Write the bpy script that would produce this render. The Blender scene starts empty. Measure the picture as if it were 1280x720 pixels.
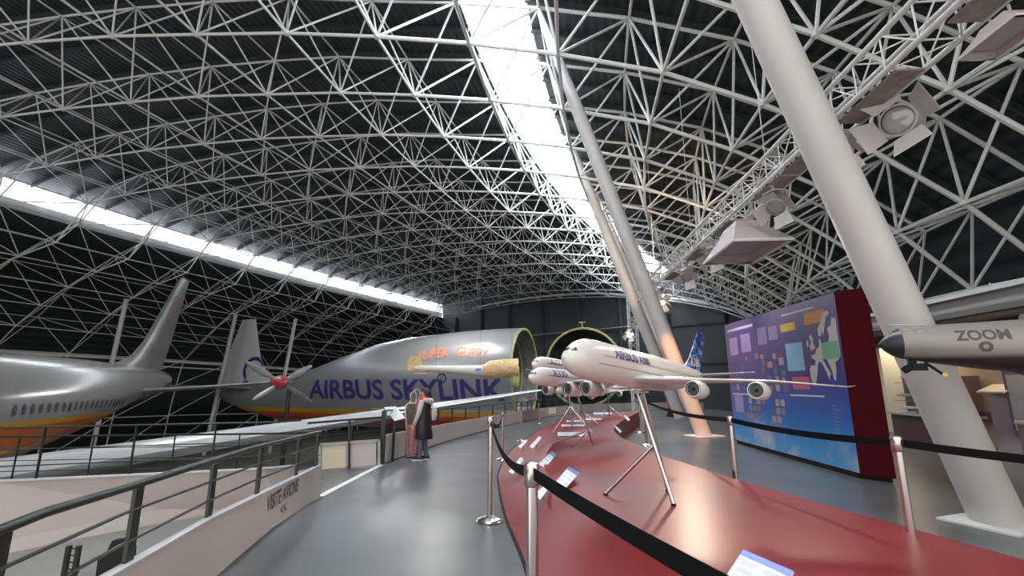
import bpy, bmesh, math, random
import numpy as np
from mathutils import Vector, Matrix, noise
from mathutils.bvhtree import BVHTree
random.seed(7)
PI = math.pi
scene = bpy.context.scene
COL = scene.collection

# ------------------------------------------------------------------ camera calibration
F, CH = 580.0, 1.33
TH = math.atan(120 / F)
PSI, RP, X0, S0, RL = -0.033, 77.188, -20.209, 25.403, 406.13
CX = X0 + RP * math.cos(PSI); CY = -RP * math.sin(PSI)

def T(s, lat, z):
    """hall coordinates (along the curved axis, across, height) -> world"""
    h = PSI + s / RP; r = RP - lat
    return Vector((CX - r * math.cos(h), CY + r * math.sin(h), z - (s - S0) ** 2 / (2 * RL)))

def ray(px, py):
    u = (360 - py) / F
    return Vector(((px - 640) / F, math.cos(TH) - u * math.sin(TH), math.sin(TH) + u * math.cos(TH)))
def atz(px, py, z):
    D = ray(px, py); t = (z - CH) / D.z
    return D * t + Vector((0, 0, CH))
def aty(px, py, y):
    D = ray(px, py); return D * (y / D.y) + Vector((0, 0, CH))
def sstep(a, b, x):
    t = min(1, max(0, (x - a) / (b - a))); return t * t * (3 - 2 * t)
def wz(y): return -0.05 * min(max(y - 5, 0), 12.4)
def fz(x, y):
    left = wz(y)
    right = -0.62 * sstep(15, 27, y)
    k = sstep(0.9, 2.2, x)
    return left * (1 - k) + right * k
def pfloor(px, py):
    z = 0.0
    for _ in range(40):
        p = atz(px, py, z); z = 0.5 * z + 0.5 * fz(p.x, p.y)
    p = atz(px, py, z); return p

# ------------------------------------------------------------------ materials
MATS = {}
def mat(name, col, rough=0.5, metal=0.0, noise_amt=0.0, noise_scale=5.0, bump=0.0, emit=None, estr=0.0, alpha=None, spec=None):
    if name in MATS: return MATS[name]
    m = bpy.data.materials.new(name); m.use_nodes = True
    nt = m.node_tree; b = nt.nodes['Principled BSDF']
    b.inputs['Base Color'].default_value = (*col, 1); b.inputs['Roughness'].default_value = rough
    b.inputs['Metallic'].default_value = metal
    if spec is not None: b.inputs['Specular IOR Level'].default_value = spec
    if noise_amt or bump:
        tc = nt.nodes.new('ShaderNodeTexCoord'); n = nt.nodes.new('ShaderNodeTexNoise')
        n.inputs['Scale'].default_value = noise_scale; n.inputs['Detail'].default_value = 5
        nt.links.new(tc.outputs['Object'], n.inputs['Vector'])
        if noise_amt:
            r = nt.nodes.new('ShaderNodeValToRGB')
            r.color_ramp.elements[0].position = .3; r.color_ramp.elements[1].position = .7
            lo = [max(0, c * (1 - noise_amt)) for c in col]; hi = [min(1, c * (1 + noise_amt)) for c in col]
            r.color_ramp.elements[0].color = (*lo, 1); r.color_ramp.elements[1].color = (*hi, 1)
            nt.links.new(n.outputs['Fac'], r.inputs['Fac']); nt.links.new(r.outputs['Color'], b.inputs['Base Color'])
        if bump:
            bp = nt.nodes.new('ShaderNodeBump'); bp.inputs['Strength'].default_value = bump
            nt.links.new(n.outputs['Fac'], bp.inputs['Height']); nt.links.new(bp.outputs['Normal'], b.inputs['Normal'])
    if emit:
        b.inputs['Emission Color'].default_value = (*emit, 1); b.inputs['Emission Strength'].default_value = estr
    MATS[name] = m; return m

def band_mat(name, stops, axis='Z', rough=.35, metal=0.0, noise=0.0):
    """stops: list of (coordinate, colour) along an object axis; constant bands"""
    m = bpy.data.materials.new(name); m.use_nodes = True; nt = m.node_tree; b = nt.nodes['Principled BSDF']
    tc = nt.nodes.new('ShaderNodeTexCoord'); sp = nt.nodes.new('ShaderNodeSeparateXYZ')
    nt.links.new(tc.outputs['Object'], sp.inputs[0])
    lo = stops[0][0]; hi = stops[-1][0]
    mr = nt.nodes.new('ShaderNodeMapRange'); mr.inputs['From Min'].default_value = lo; mr.inputs['From Max'].default_value = hi
    nt.links.new(sp.outputs[axis], mr.inputs['Value'])
    r = nt.nodes.new('ShaderNodeValToRGB'); r.color_ramp.interpolation = 'CONSTANT' if noise == 0 else 'LINEAR'
    els = r.color_ramp.elements
    while len(els) < len(stops): els.new(0.5)
    for e, (p, c) in zip(els, stops):
        e.position = (p - lo) / (hi - lo)
    for e, (p, c) in zip(els, stops): e.color = (*c, 1)
    nt.links.new(mr.outputs[0], r.inputs['Fac']); nt.links.new(r.outputs['Color'], b.inputs['Base Color'])
    b.inputs['Roughness'].default_value = rough; b.inputs['Metallic'].default_value = metal
    MATS[name] = m; return m

M = dict(
    steel_white=mat('white_painted_steel', (.62, .62, .6), .45),
    roof_dark=None,
    tube=mat('light_grey_painted_tube', (.52, .5, .48), .42, noise_amt=.04, noise_scale=2),
    floor=mat('polished_grey_floor', (.1, .106, .108), .3, noise_amt=.28, noise_scale=1.1, bump=.015),
    hallfloor=mat('hall_concrete', (.2, .2, .19), .4, noise_amt=.2, noise_scale=.5),
    red=mat('red_vinyl', (.2, .012, .017), .34, noise_amt=.08, noise_scale=2.5, bump=.01),
    darkred=mat('dark_red_panel', (.06, .002, .006), .8, spec=.12),
    beige=mat('beige_parapet', (.42, .37, .345), .5, noise_amt=.04, noise_scale=1.5),
    cream=mat('cream_panel', (.62, .55, .42), .5),
    pinkpanel=mat('pinkish_panel', (.5, .44, .42), .5),
    rail=mat('dark_bronze_rail', (.035, .04, .035), .38, .6),
    chrome=mat('brushed_steel', (.62, .58, .55), .22, 1.0),
    belt=mat('black_belt', (.006, .006, .007), .85, spec=.15),
    black=mat('black_matte', (.01, .01, .011), .7, spec=.25),
    white=mat('white_board', (.75, .77, .8), .4),
    whiteline=mat('white_floor_paint', (.62, .62, .6), .4),
    bluestripe=mat('blue_header', (.1, .17, .5), .4),
    greytext=mat('grey_print', (.3, .36, .42), .5),
    navy=mat('navy_lettering', (.045, .03, .17), .4),
    orange_l=mat('orange_lettering', (.55, .19, .11), .5),
    wall_dark=mat('dark_slate_wall', (.035, .04, .044), .7, noise_amt=.15, noise_scale=.7),
    wall_line=mat('dark_wall_column', (.012, .014, .016), .6),
    alu=mat('polished_aluminium', (.36, .36, .355), .32, .65, noise_amt=.12, noise_scale=.9),
    guppy=mat('silver_white_skin', (.48, .49, .51), .38, .3, noise_amt=.05, noise_scale=.6),
    modelwhite=mat('glossy_model_white', (.68, .64, .6), .18, noise_amt=.02, noise_scale=3),
    modelgrey=mat('model_wing_grey', (.55, .56, .57), .25),
    glassdark=mat('dark_glazing', (.03, .035, .045), .15),
    gunmetal=mat('engine_fan_dark', (.06, .06, .065), .35, .6),
    lip=mat('engine_lip_metal', (.6, .6, .6), .2, 1.0),
    tan=mat('varnished_plywood', (.6, .42, .2), .45, noise_amt=.25, noise_scale=6),
    pale=mat('pale_fabric_skin', (.6, .58, .52), .5),
    lime=mat('yellow_green_primer', (.36, .36, .13), .55, noise_amt=.3, noise_scale=1.0),
    primer=mat('grey_green_interior', (.16, .16, .13), .7, noise_amt=.5, noise_scale=1.2),
    redhub=mat('red_hub_paint', (.3, .03, .04), .4),
    bladegrey=mat('grey_blade', (.17, .175, .17), .4, .2, noise_amt=.2, noise_scale=3),
    jetgrey=mat('worn_grey_jet_skin', (.27, .255, .23), .42, .25, noise_amt=.25, noise_scale=5),
    jetdark=mat('jet_belly_dark', (.07, .045, .045), .5, noise_amt=.3, noise_scale=6),
    jetcone=mat('black_radome', (.02, .022, .028), .35),
    jetmark=mat('brown_marking', (.09, .07, .06), .6),
    yellow=mat('yellow_strap', (.75, .5, .05), .5),
    galleryw=mat('gallery_warm_wall', (.62, .52, .4), .6, noise_amt=.1, noise_scale=1),
    gallerygrey=mat('gallery_grey_fascia', (.32, .31, .3), .6),
    gallerydark=mat('gallery_brown_wall', (.1, .075, .07), .6),
    mauve=mat('mauve_panel', (.4, .34, .37), .5),
    housing=mat('light_housing_grey', (.42, .39, .39), .45, .2),
    housing_w=mat('barn_door_white', (.62, .6, .58), .5),
    plate=mat('brown_grey_plate', (.26, .22, .2), .6, noise_amt=.25, noise_scale=12),
    lens=mat('unlit_lens', (.35, .36, .36), .1, .2),
    lenslit=mat('lit_warm_lens', (1, .9, .7), .3, emit=(1, .86, .62), estr=12),
    skin=mat('skin', (.6, .4, .32), .5),
    coat=mat('black_quilted_coat', (.01, .011, .013), .5, bump=.25, noise_scale=14),
    scarf=mat('red_scarf', (.5, .08, .05), .8),
    sleeve=mat('light_grey_sleeve', (.5, .47, .47), .8),
    jeans=mat('blue_grey_jeans', (.13, .14, .18), .8),
    hair=mat('dark_brown_hair', (.025, .017, .012), .6),
    shoe=mat('black_sneaker', (.03, .03, .035), .6),
    sole=mat('white_sole', (.7, .7, .7), .6),
    cut_brown=mat('printed_brown_coat', (.13, .1, .08), .6, noise_amt=.4, noise_scale=9),
    cut_pink=mat('printed_red_trousers', (.42, .13, .12), .6, noise_amt=.35, noise_scale=9),
    cut_edge=mat('pale_board_edge', (.6, .55, .52), .6),
)

# ------------------------------------------------------------------ mesh helpers
class MB:
    def __init__(self): self.v = []; self.f = []; self.uv = None
    def add(self, vs, fs):
        n = len(self.v); self.v += [Vector(p) for p in vs]; self.f += [[i + n for i in f] for f in fs]; return self
    def box(self, c, s, rz=0.0, R=None):
        c = Vector(c); h = Vector(s) / 2; R = R or Matrix.Rotation(rz, 3, 'Z')
        vs = [c + R @ Vector((x * h.x, y * h.y, z * h.z)) for x in (-1, 1) for y in (-1, 1) for z in (-1, 1)]
        return self.add(vs, [(0, 1, 3, 2), (4, 6, 7, 5), (0, 4, 5, 1), (2, 3, 7, 6), (0, 2, 6, 4), (1, 5, 7, 3)])
    def bar(self, a, b, w, t, up=(0, 0, 1)):
        a = Vector(a); b = Vector(b); d = (b - a); L = d.length
        if L < 1e-6: return self
        d /= L; u = Vector(up); sd = d.cross(u)
        if sd.length < 1e-4: sd = d.cross(Vector((1, 0, 0)))
        sd.normalize(); uu = sd.cross(d)
        vs = [p + sd * (w / 2 * i) + uu * (t / 2 * j) for p in (a, b) for i, j in ((-1, -1), (1, -1), (1, 1), (-1, 1))]
        return self.add(vs, [(0, 3, 2, 1), (4, 5, 6, 7), (0, 1, 5, 4), (1, 2, 6, 5), (2, 3, 7, 6), (3, 0, 4, 7)])
    def tube(self, a, b, r0, r1=None, n=8, cap=True):
        r1 = r0 if r1 is None else r1
        return self.path([a, b], [r0, r1], n, cap)
    def path(self, pts, rs, n=8, cap=True):
        pts = [Vector(p) for p in pts]
        if not isinstance(rs, (list, tuple)): rs = [rs] * len(pts)
        vs = []; fs = []; prev = None
        for i, p in enumerate(pts):
            d = (pts[min(i + 1, len(pts) - 1)] - pts[max(i - 1, 0)]).normalized()
            if prev is None:
                u = d.cross(Vector((0, 0, 1)))
                if u.length < 1e-3: u = d.cross(Vector((1, 0, 0)))
                u.normalize()
            else:
                u = (prev - d * prev.dot(d)).normalized()
            prev = u; w = d.cross(u)
            vs += [p + (u * math.cos(2 * PI * k / n) + w * math.sin(2 * PI * k / n)) * rs[i] for k in range(n)]
        for i in range(len(pts) - 1):
            for k in range(n):
                a = i * n + k; b = i * n + (k + 1) % n; fs.append((a, b, b + n, a + n))
        if cap: fs.append(tuple(range(n - 1, -1, -1))); fs.append(tuple(range((len(pts) - 1) * n, len(pts) * n)))
        return self.add(vs, fs)
    def loft(self, rings, closed=True, cap0=True, cap1=True):
        n = len(rings[0]); vs = [p for r in rings for p in r]; fs = []
        for i in range(len(rings) - 1):
            for k in range(n if closed else n - 1):
                a = i * n + k; b = i * n + (k + 1) % n; fs.append((a, b, b + n, a + n))
        if closed and cap0: fs.append(tuple(range(n - 1, -1, -1)))
        if closed and cap1: fs.append(tuple(range((len(rings) - 1) * n, len(rings) * n)))
        return self.add(vs, fs)
    def lathe(self, prof, o=(0, 0, 0), ax=(0, 0, 1), n=24, cap=True):
        o = Vector(o); d = Vector(ax).normalized(); u = d.cross(Vector((0, 1, 0)))
        if u.length < 1e-3: u = d.cross(Vector((1, 0, 0)))
        u.normalize(); w = d.cross(u)
        rings = [[o + d * h + (u * math.cos(2 * PI * k / n) + w * math.sin(2 * PI * k / n)) * r for k in range(n)] for r, h in prof]
        return self.loft(rings, True, cap, cap)
    def prism(self, poly, ex):
        poly = [Vector(p) for p in poly]; ex = Vector(ex); n = len(poly)
        fs = [tuple(range(n - 1, -1, -1)), tuple(range(n, 2 * n))] + [(i, (i + 1) % n, n + (i + 1) % n, n + i) for i in range(n)]
        return self.add(poly + [p + ex for p in poly], fs)
    def build(self, name, m, parent=None, smooth=False, world=False, org=None):
        me = bpy.data.meshes.new(name)
        if org is None:
            if parent is not None:
                org = Vector(parent['org']) if world and 'org' in parent else (wloc(parent) if world else Vector((0, 0, 0)))
            else:
                xs = [p.x for p in self.v]; ys = [p.y for p in self.v]; zs = [p.z for p in self.v]
                org = Vector(((min(xs) + max(xs)) / 2, (min(ys) + max(ys)) / 2, min(zs)))
        me.from_pydata([p - org for p in self.v], [], self.f); me.update()
        bm = bmesh.new(); bm.from_mesh(me); bmesh.ops.recalc_face_normals(bm, faces=bm.faces); bm.to_mesh(me); bm.free()
        if self.uv: 
            ul = me.uv_layers.new(name='UVMap')
            for lp in me.loops: ul.data[lp.index].uv = self.uv[lp.vertex_index]
        if m is not None: me.materials.append(m)
        if smooth:
            me.shade_smooth()
            me.set_sharp_from_angle(angle=math.radians(40))
        o = bpy.data.objects.new(name, me); COL.objects.link(o)
        if parent is not None: o.parent = parent
        else: o.location = org
        return o
def wloc(o):
    l = Vector(o.location)
    while o.parent: o = o.parent; l += Vector(o.location)
    return l
def tag(o, label=None, cat=None, group=None, kind=None):
    if label: o['label'] = label
    if cat: o['category'] = cat
    if group: o['group'] = group
    if kind: o['kind'] = kind
    return o
def thing(name, label, cat, loc=(0, 0, 0), rz=0.0, group=None):
    o = bpy.data.objects.new(name, None); COL.objects.link(o); o.empty_display_size = .1
    o.location = loc; o.rotation_euler = (0, 0, rz)
    return tag(o, label, cat, group)
def copy_tree(o, parent=None, loc=None, rz=None, label=None):
    c = o.copy(); COL.objects.link(c); c.parent = parent
    if loc is not None: c.location = loc
    if rz is not None: c.rotation_euler = (0, 0, rz)
    if label: c['label'] = label
    for ch in list(o.children): copy_tree(ch, c)
    return c
def text_mesh(s, size=1.0, extrude=0.0, bold=0.0, align='CENTER', spacing=1.0):
    cu = bpy.data.curves.new('lettering', 'FONT'); cu.body = s; cu.size = size; cu.extrude = extrude
    cu.offset = bold; cu.align_x = align; cu.align_y = 'CENTER'; cu.resolution_u = 3; cu.space_character = spacing
    ob = bpy.data.objects.new('lettering', cu); COL.objects.link(ob)
    bpy.context.view_layer.update()
    dg = bpy.context.evaluated_depsgraph_get()
    me = bpy.data.meshes.new_from_object(ob.evaluated_get(dg))
    vs = [v.co.copy() for v in me.vertices]; fs = [tuple(p.vertices) for p in me.polygons]
    bpy.data.objects.remove(ob); bpy.data.curves.remove(cu); bpy.data.meshes.remove(me)
    return vs, fs
def text_on(name, s, m, parent, o, ux, uy, size, bold=0.0, wrap=None, out=None, eps=.004, height=1.0, width=None, world=False, sub=0):
    """write s with its centre at o, right direction ux, up direction uy; optionally dropped onto surface wrap from direction out"""
    vs, fs = text_mesh(s, size, 0, bold)
    o = Vector(o); ux = Vector(ux).normalized(); uy = Vector(uy).normalized()
    if width:
        w = max(v.x for v in vs) - min(v.x for v in vs); k = width / w
    else: k = 1
    if sub:
        bm = bmesh.new(); bv = [bm.verts.new(v) for v in vs]
        for f in fs:
            try: bm.faces.new([bv[i] for i in f])
            except ValueError: pass
        bmesh.ops.triangulate(bm, faces=bm.faces)
        for _ in range(sub):
            lim = size * .35
            es = [e for e in bm.edges if e.calc_length() > lim]
            if es: bmesh.ops.subdivide_edges(bm, edges=es, cuts=1); bmesh.ops.triangulate(bm, faces=bm.faces)
        bm.verts.index_update()
        vs = [v.co.copy() for v in bm.verts]; fs = [tuple(v.index for v in f.verts) for f in bm.faces]; bm.free()
    pts = []
    for v in vs:
        p = o + ux * (v.x * k) + uy * (v.y * height)
        if wrap:
            d = Vector(out).normalized()
            hit = wrap.ray_cast(p + d * 20, -d)
            if hit[0] is not None: p = hit[0] + d * eps
        pts.append(p)
    mb = MB(); mb.add(pts, fs)
    me = mb.build(name, m, parent, world=world)
    return me

def bvh(mb): return BVHTree.FromPolygons([tuple(p) for p in mb.v], [tuple(f) for f in mb.f])

# ------------------------------------------------------------------ world and camera
cam = bpy.data.cameras.new('camera'); co = bpy.data.objects.new('camera', cam); COL.objects.link(co)
co.location = (0, 0, CH); co.rotation_euler = (PI / 2 + TH, 0, 0)
cam.sensor_width = 36; cam.lens = F / 1280 * 36; cam.clip_start = .05; cam.clip_end = 400
scene.camera = co
w = bpy.data.worlds.new('overcast_sky'); scene.world = w; w.use_nodes = True
w.node_tree.nodes['Background'].inputs[0].default_value = (1, .985, .96, 1)
w.node_tree.nodes['Background'].inputs[1].default_value = 1.0
vs_ = scene.view_settings; vs_.view_transform = 'Standard'; vs_.look = 'None'; vs_.gamma = 1; vs_.use_curve_mapping = False
vs_.exposure = 0.75

# ------------------------------------------------------------------ roof: dark deck, space frame, skylights
def deck_material():
    m = bpy.data.materials.new('dark_corrugated_roof'); m.use_nodes = True; nt = m.node_tree; b = nt.nodes['Principled BSDF']
    b.inputs['Roughness'].default_value = .6
    uv = nt.nodes.new('ShaderNodeUVMap'); wv = nt.nodes.new('ShaderNodeTexWave'); wv.bands_direction = 'Y'
    wv.inputs['Scale'].default_value = 1.1; wv.inputs['Distortion'].default_value = 0
    nt.links.new(uv.outputs[0], wv.inputs['Vector'])
    r = nt.nodes.new('ShaderNodeValToRGB'); r.color_ramp.elements[0].color = (.010, .014, .015, 1); r.color_ramp.elements[1].color = (.028, .036, .038, 1)
    nt.links.new(wv.outputs['Fac'], r.inputs['Fac']); nt.links.new(r.outputs['Color'], b.inputs['Base Color'])
    bp = nt.nodes.new('ShaderNodeBump'); bp.inputs['Strength'].default_value = .6; bp.inputs['Distance'].default_value = .05
    nt.links.new(wv.outputs['Fac'], bp.inputs['Height']); nt.links.new(bp.outputs['Normal'], b.inputs['Normal'])
    return m
M['roof_dark'] = deck_material()
INNER = [(-8.7, 12.0), (-5.6, 12.2), (-2.4, 12.27), (.8, 12.27), (4.1, 12.17), (7.2, 12.02), (10.15, 11.73), (13.1, 11.42),
         (15.87, 10.97), (18.5, 10.45), (20.87, 9.85), (23.45, 9.05), (25.65, 7.97), (27.7, 6.7), (29.4, 5.28), (30.8, 3.7)]
LEFT = [(-10.8, 9.74), (-13.9, 9.1), (-16.8, 8.2), (-19.5, 7.0), (-22.0, 5.6), (-24.2, 3.9)]
def offs(prof, h):
    out = []
    for i, (a, b) in enumerate(prof):
        p = prof[max(i - 1, 0)]; q = prof[min(i + 1, len(prof) - 1)]
        t = Vector((q[0] - p[0], q[1] - p[1])).normalized(); n = Vector((-t.y, t.x))
        if n.y < 0: n = -n
        hh = h(i) if callable(h) else h
        out.append((a + n.x * hh, b + n.y * hh))
    return out
SROW = [13.51 + 3.575 * i for i in range(-4, 14)]
def mids(prof, h):
    out = []
    for i in range(len(prof) - 1):
        p, q = Vector(prof[i]), Vector(prof[i + 1]); t = (q - p).normalized(); n = Vector((-t.y, t.x))
        if n.y < 0: n = -n
        m_ = (p + q) / 2 + n * (h(i) if callable(h) else h); out.append((m_.x, m_.y))
    return out
OUTER = [(-10.3, 14.15)] + mids(INNER, lambda i: 2.6 if i < 7 else 2.4)       # half a bay off the inner grid
LOUT = mids(LEFT[::-1], 2.45)[::-1]

truss = thing('roof_truss', 'white tubular space-frame truss under the high curved main roof', 'roof truss', T(25, 6, 12))
def shell(inner, outer, first):
    """square grid below, square grid above shifted half a bay both ways, four webs from every upper node; outer[j+first] sits between inner[j] and inner[j+1]"""
    lo, up, wb = MB(), MB(), MB()
    ns, nj = len(SROW), len(inner)
    for i, s in enumerate(SROW):
        n = 6 if s < 30 else 4
        for j in range(nj):
            a = T(s, *inner[j]); rc, rw = (.045, .029) if inner[j][0] < 15 else (.056, .038)
            if j + 1 < nj: lo.tube(a, T(s, *inner[j + 1]), rc, n=n, cap=False)
            lo.lathe([(.02, -.09), (.09, -.045), (.09, .045), (.02, .09)], a, n=6)
            if i + 1 < ns:
                lo.tube(a, T(SROW[i + 1], *inner[j]), rc * .85, n=n, cap=False)
        if i + 1 == ns: break
        sm = (s + SROW[i + 1]) / 2
        for j, o_ in enumerate(outer):
            o = T(sm, *o_); rc, rw = (.042, .029) if o_[0] < 15 else (.056, .038)
            for jj in (j - first, j - first + 1):
                if 0 <= jj < nj:
                    wb.tube(o, T(s, *inner[jj]), rw, n=n, cap=False); wb.tube(o, T(SROW[i + 1], *inner[jj]), rw, n=n, cap=False)
            if j + 1 < len(outer): up.tube(o, T(sm, *outer[j + 1]), rc, n=n, cap=False)
            if i + 2 < ns: up.tube(o, T(sm + 3.575, *o_), rc * .8, n=n, cap=False)
    return lo, up, wb
lo, up, wb = shell(INNER, OUTER, 1)
lo.build('lower_chord_grid', M['steel_white'], truss, True, True); up.build('upper_chord_grid', M['steel_white'], truss, True, True)
wb.build('web_bracing', M['steel_white'], truss, True, True)
truss2 = thing('roof_truss', 'white tubular space-frame truss of the low side shell beneath the long left skylight', 'roof truss', T(30, -17, 7))
lo, up, wb = shell(LEFT, LOUT, 0)
for i, s in enumerate(SROW[:-1]):
    wb.tube(T(s, *INNER[0]), T(s + 1.79, *LOUT[0]), .04, n=5, cap=False); wb.tube(T(s + 3.575, *INNER[0]), T(s + 1.79, *LOUT[0]), .04, n=5, cap=False)
    up.tube(T(s + 1.79, *OUTER[0]), T(s + 1.79, *LOUT[0]), .05, n=5, cap=False)
    lo.tube(T(s, *INNER[0]), T(s, *LEFT[0]), .05, n=5, cap=False)
lo.build('lower_chord_grid', M['steel_white'], truss2, True, True); up.build('upper_chord_grid', M['steel_white'], truss2, True, True)
wb.build('web_bracing', M['steel_white'], truss2, True, True)

def sheet(prof, s0, s1, ns, name, m, thick=.08, kind='structure'):
    mb = MB(); uv = []; rows = []
    for i in range(ns + 1):
        s = s0 + (s1 - s0) * i / ns
        rows.append([T(s, *p) for p in prof]); uv += [(s, p[0]) for p in prof]
    mb.loft(rows, closed=False); mb.uv = uv
    o = mb.build(name, m, smooth=True); o['kind'] = kind
    md = o.modifiers.new('thickness', 'SOLIDIFY'); md.thickness = thick; md.offset = 0
    return o
def lift(prof, h): return offs(prof, h)
dk = lift(OUTER, .3)
main_deck = [(-14.3, 13.9), (-12.4, 14.3)] + [p for p in dk if p[0] < 18.0 and p[0] > -11.5] + [(17.75, 13.35)]
right_deck = [(19.9, 12.95)] + [p for p in dk if p[0] > 21.2] + [(34.5, 1.0), (34.6, -5.2)]
left_deck = [(-14.1, 11.95)] + [p for p in lift(LOUT[::-1], .3)[::-1] if p[0] < -15] + [(-27.2, 2.2), (-27.6, -5.2)]
sheet(main_deck, -4, 61, 40, 'ceiling', M['roof_dark'])
sheet(right_deck, -4, 61, 40, 'ceiling', M['roof_dark'])
sheet(left_deck, -4, 61, 40, 'wall_left', M['roof_dark'])
sheet([(-14.9, 12.85), (-14.95, 12.05), (-14.1, 11.95)], -4, 61, 40, 'trim_1', mat('grey_gutter', (.36, .36, .36), .5))
# purlins under the deck
pur = MB()
for s in [SROW[0] + 3.575 / 2 * k for k in range(36)]:
    for prof in (main_deck, right_deck[:-2]):
        q = offs(prof, -.12)
        for a, b in zip(q[:-1], q[1:]): pur.bar(T(s, *a), T(s, *b), .07, .16)
tag(pur.build('trim_2', mat('dark_purlin', (.03, .035, .037), .6)), kind='structure')
# skylights
def glazing_mat():
    m = bpy.data.materials.new('clear_polycarbonate'); m.use_nodes = True; nt = m.node_tree
    nt.nodes.remove(nt.nodes['Principled BSDF']); out = nt.nodes['Material Output']
    t = nt.nodes.new('ShaderNodeBsdfTransparent'); t.inputs[0].default_value = (.95, .97, 1, 1)
    g = nt.nodes.new('ShaderNodeBsdfTranslucent'); g.inputs[0].default_value = (.9, .93, .96, 1)
    mx = nt.nodes.new('ShaderNodeMixShader'); mx.inputs[0].default_value = .3
    nt.links.new(t.outputs[0], mx.inputs[1]); nt.links.new(g.outputs[0], mx.inputs[2]); nt.links.new(mx.outputs[0], out.inputs[0])
    return m
GL = glazing_mat()
SKY = {'r': ((17.75, 13.25), (19.9, 12.85)), 'l': ((-14.3, 13.85), (-14.9, 12.85))}
for k, (a, b) in SKY.items():
    g = sheet([a, ((a[0] + b[0]) / 2, (a[1] + b[1]) / 2), b], -4, 61, 40, 'window_1' if k == 'r' else 'window_2', GL, .02)
    fr = MB(); s = -4.0
    while s < 61:
        fr.bar(T(s, *a), T(s, *b), .035, .06); s += .72
    f = fr.build('glazing_bar', mat('pale_glazing_bar', (.4, .42, .44), .5), g, world=True)
# daylight falling through the skylights
def area(name, loc, sx, sy, power, col=(.93, .97, 1), aim=(0, 0, -1), rot=None, spread=None):
    l = bpy.data.lights.new(name, 'AREA'); l.shape = 'RECTANGLE'; l.size = sx; l.size_y = sy; l.energy = power; l.color = col
    if spread: l.spread = spread
    o = bpy.data.objects.new(name, l); COL.objects.link(o); o.location = loc
    o.rotation_euler = rot if rot else Vector(aim).to_track_quat('-Z', 'Y').to_euler()
    return o
for i in range(10):
    s = 0 + 6 * i; h = PSI + (s + 3) / RP
    c = T(s + 3, 19.2, 13.6)
    area('skylight_daylight', c, 2.4, 6.2, 620, rot=(0, 0, -h))
    c = T(s + 3, -15.6, 13.6)
    area('skylight_daylight', c, 1.6, 6.6, 260, rot=(0, -1.1, -h))
# glazed entrance facade behind the viewer lets daylight in (left open to the sky)

# ------------------------------------------------------------------ end wall
ew = MB(); S_E = 60.6
top = [(-27.4, -5.2), (-27.2, 2.2)] + left_deck[::-1][2:] + main_deck + right_deck
pts = [T(S_E, a, b) for a, b in top]
dn = (T(S_E + .3, 5, 5) - T(S_E, 5, 5)); dn.z = 0
ew.prism(pts, dn)
tag(ew.build('wall_back', M['wall_dark']), kind='structure')
cols = MB()
for l in range(-26, 34, 5):
    zt = 12.6 if -11 < l < 14 else (10.5 if l < 19 else 8.0)
    if l < -12: zt = 9 - (abs(l) - 12) * .35
    if l > 24: zt = 5
    cols.bar(T(S_E - .1, l, -5.1 + 3), T(S_E - .1, l, zt + 1.2), .3, .3, up=(0, 1, 0))
for z in (4.6, 8.0):
    for l in range(-24, 28, 2): cols.bar(T(S_E - .1, l, z), T(S_E - .1, l + 2, z), .12, .16)
tag(cols.build('trim_3', M['wall_line']), kind='structure')
edge = MB()
prof = OUTER[1:]
for a, b in zip(prof[:-1], prof[1:]): edge.tube(T(S_E - .5, a[0], a[1] - 2.2), T(S_E - .5, b[0], b[1] - 2.2), .13, n=6)
tag(edge.build('trim_4', M['steel_white']), kind='structure')
wl = MB(); wl.path([T(S_E - .3, 2, 8.3), T(S_E - .3, 17, 8.3), T(S_E - .3, 17, 5.2)], .06, 6)
tag(wl.build('pipe_run', mat('pale_pipe', (.3, .31, .31), .5), smooth=True), 'thin pale pipe running along the dark end wall and dropping at its end', 'pipe')

# ------------------------------------------------------------------ lower hall floor and mezzanine floor
def parapet_pts():
    q = [(505, 570), (541, 556), (575, 546), (613, 537), (658, 525.5), (705, 518), (752, 514), (800, 512.5), (880, 512)]
    return [pfloor(*p) for p in q]
PAR = [pfloor(477, 581)] + parapet_pts()
hf = MB(); rows = []
for i in range(41):
    s = -6 + 67 * i / 40; rows.append([Vector((T(s, l, 0).x, T(s, l, 0).y, -5.1)) for l in np.linspace(-28, 35, 12)])
hf.loft(rows, closed=False)
o = hf.build('floor', M['hallfloor']); o['kind'] = 'structure'

ramp_edge = [Vector((-1.55, 1.0, 0)), Vector((-2.09, 3.63, 0)), Vector((-2.26, 4.74, 0)), pfloor(400, 621)]
left_curve = [Vector((-1.0, -3, 0))] + ramp_edge + PAR
def left_x(y):
    c = left_curve
    for a, b in zip(c[:-1], c[1:]):
        if a.y <= y <= b.y and b.y > a.y: return a.x + (b.x - a.x) * (y - a.y) / (b.y - a.y)
    return c[-1].x + (y - c[-1].y) * .8 if y > c[-1].y else -1.0
mf = MB(); ys = list(np.linspace(-3, PAR[-1].y - .05, 90)); rows = []
for y in ys:
    xl = left_x(y); xr = 16.0
    row = []
    for k in range(33):
        x = xl + (xr - xl) * (k / 32) ** 1.6
        row.append(Vector((x, y, fz(x, y))))
    rows.append(row)
mf.loft(rows, closed=False)
o = mf.build('floor', M['floor'], smooth=True); o['kind'] = 'structure'
md = o.modifiers.new('thickness', 'SOLIDIFY'); md.thickness = .3; md.offset = -1 if o.data.polygons[0].normal.z > 0 else 1
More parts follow.
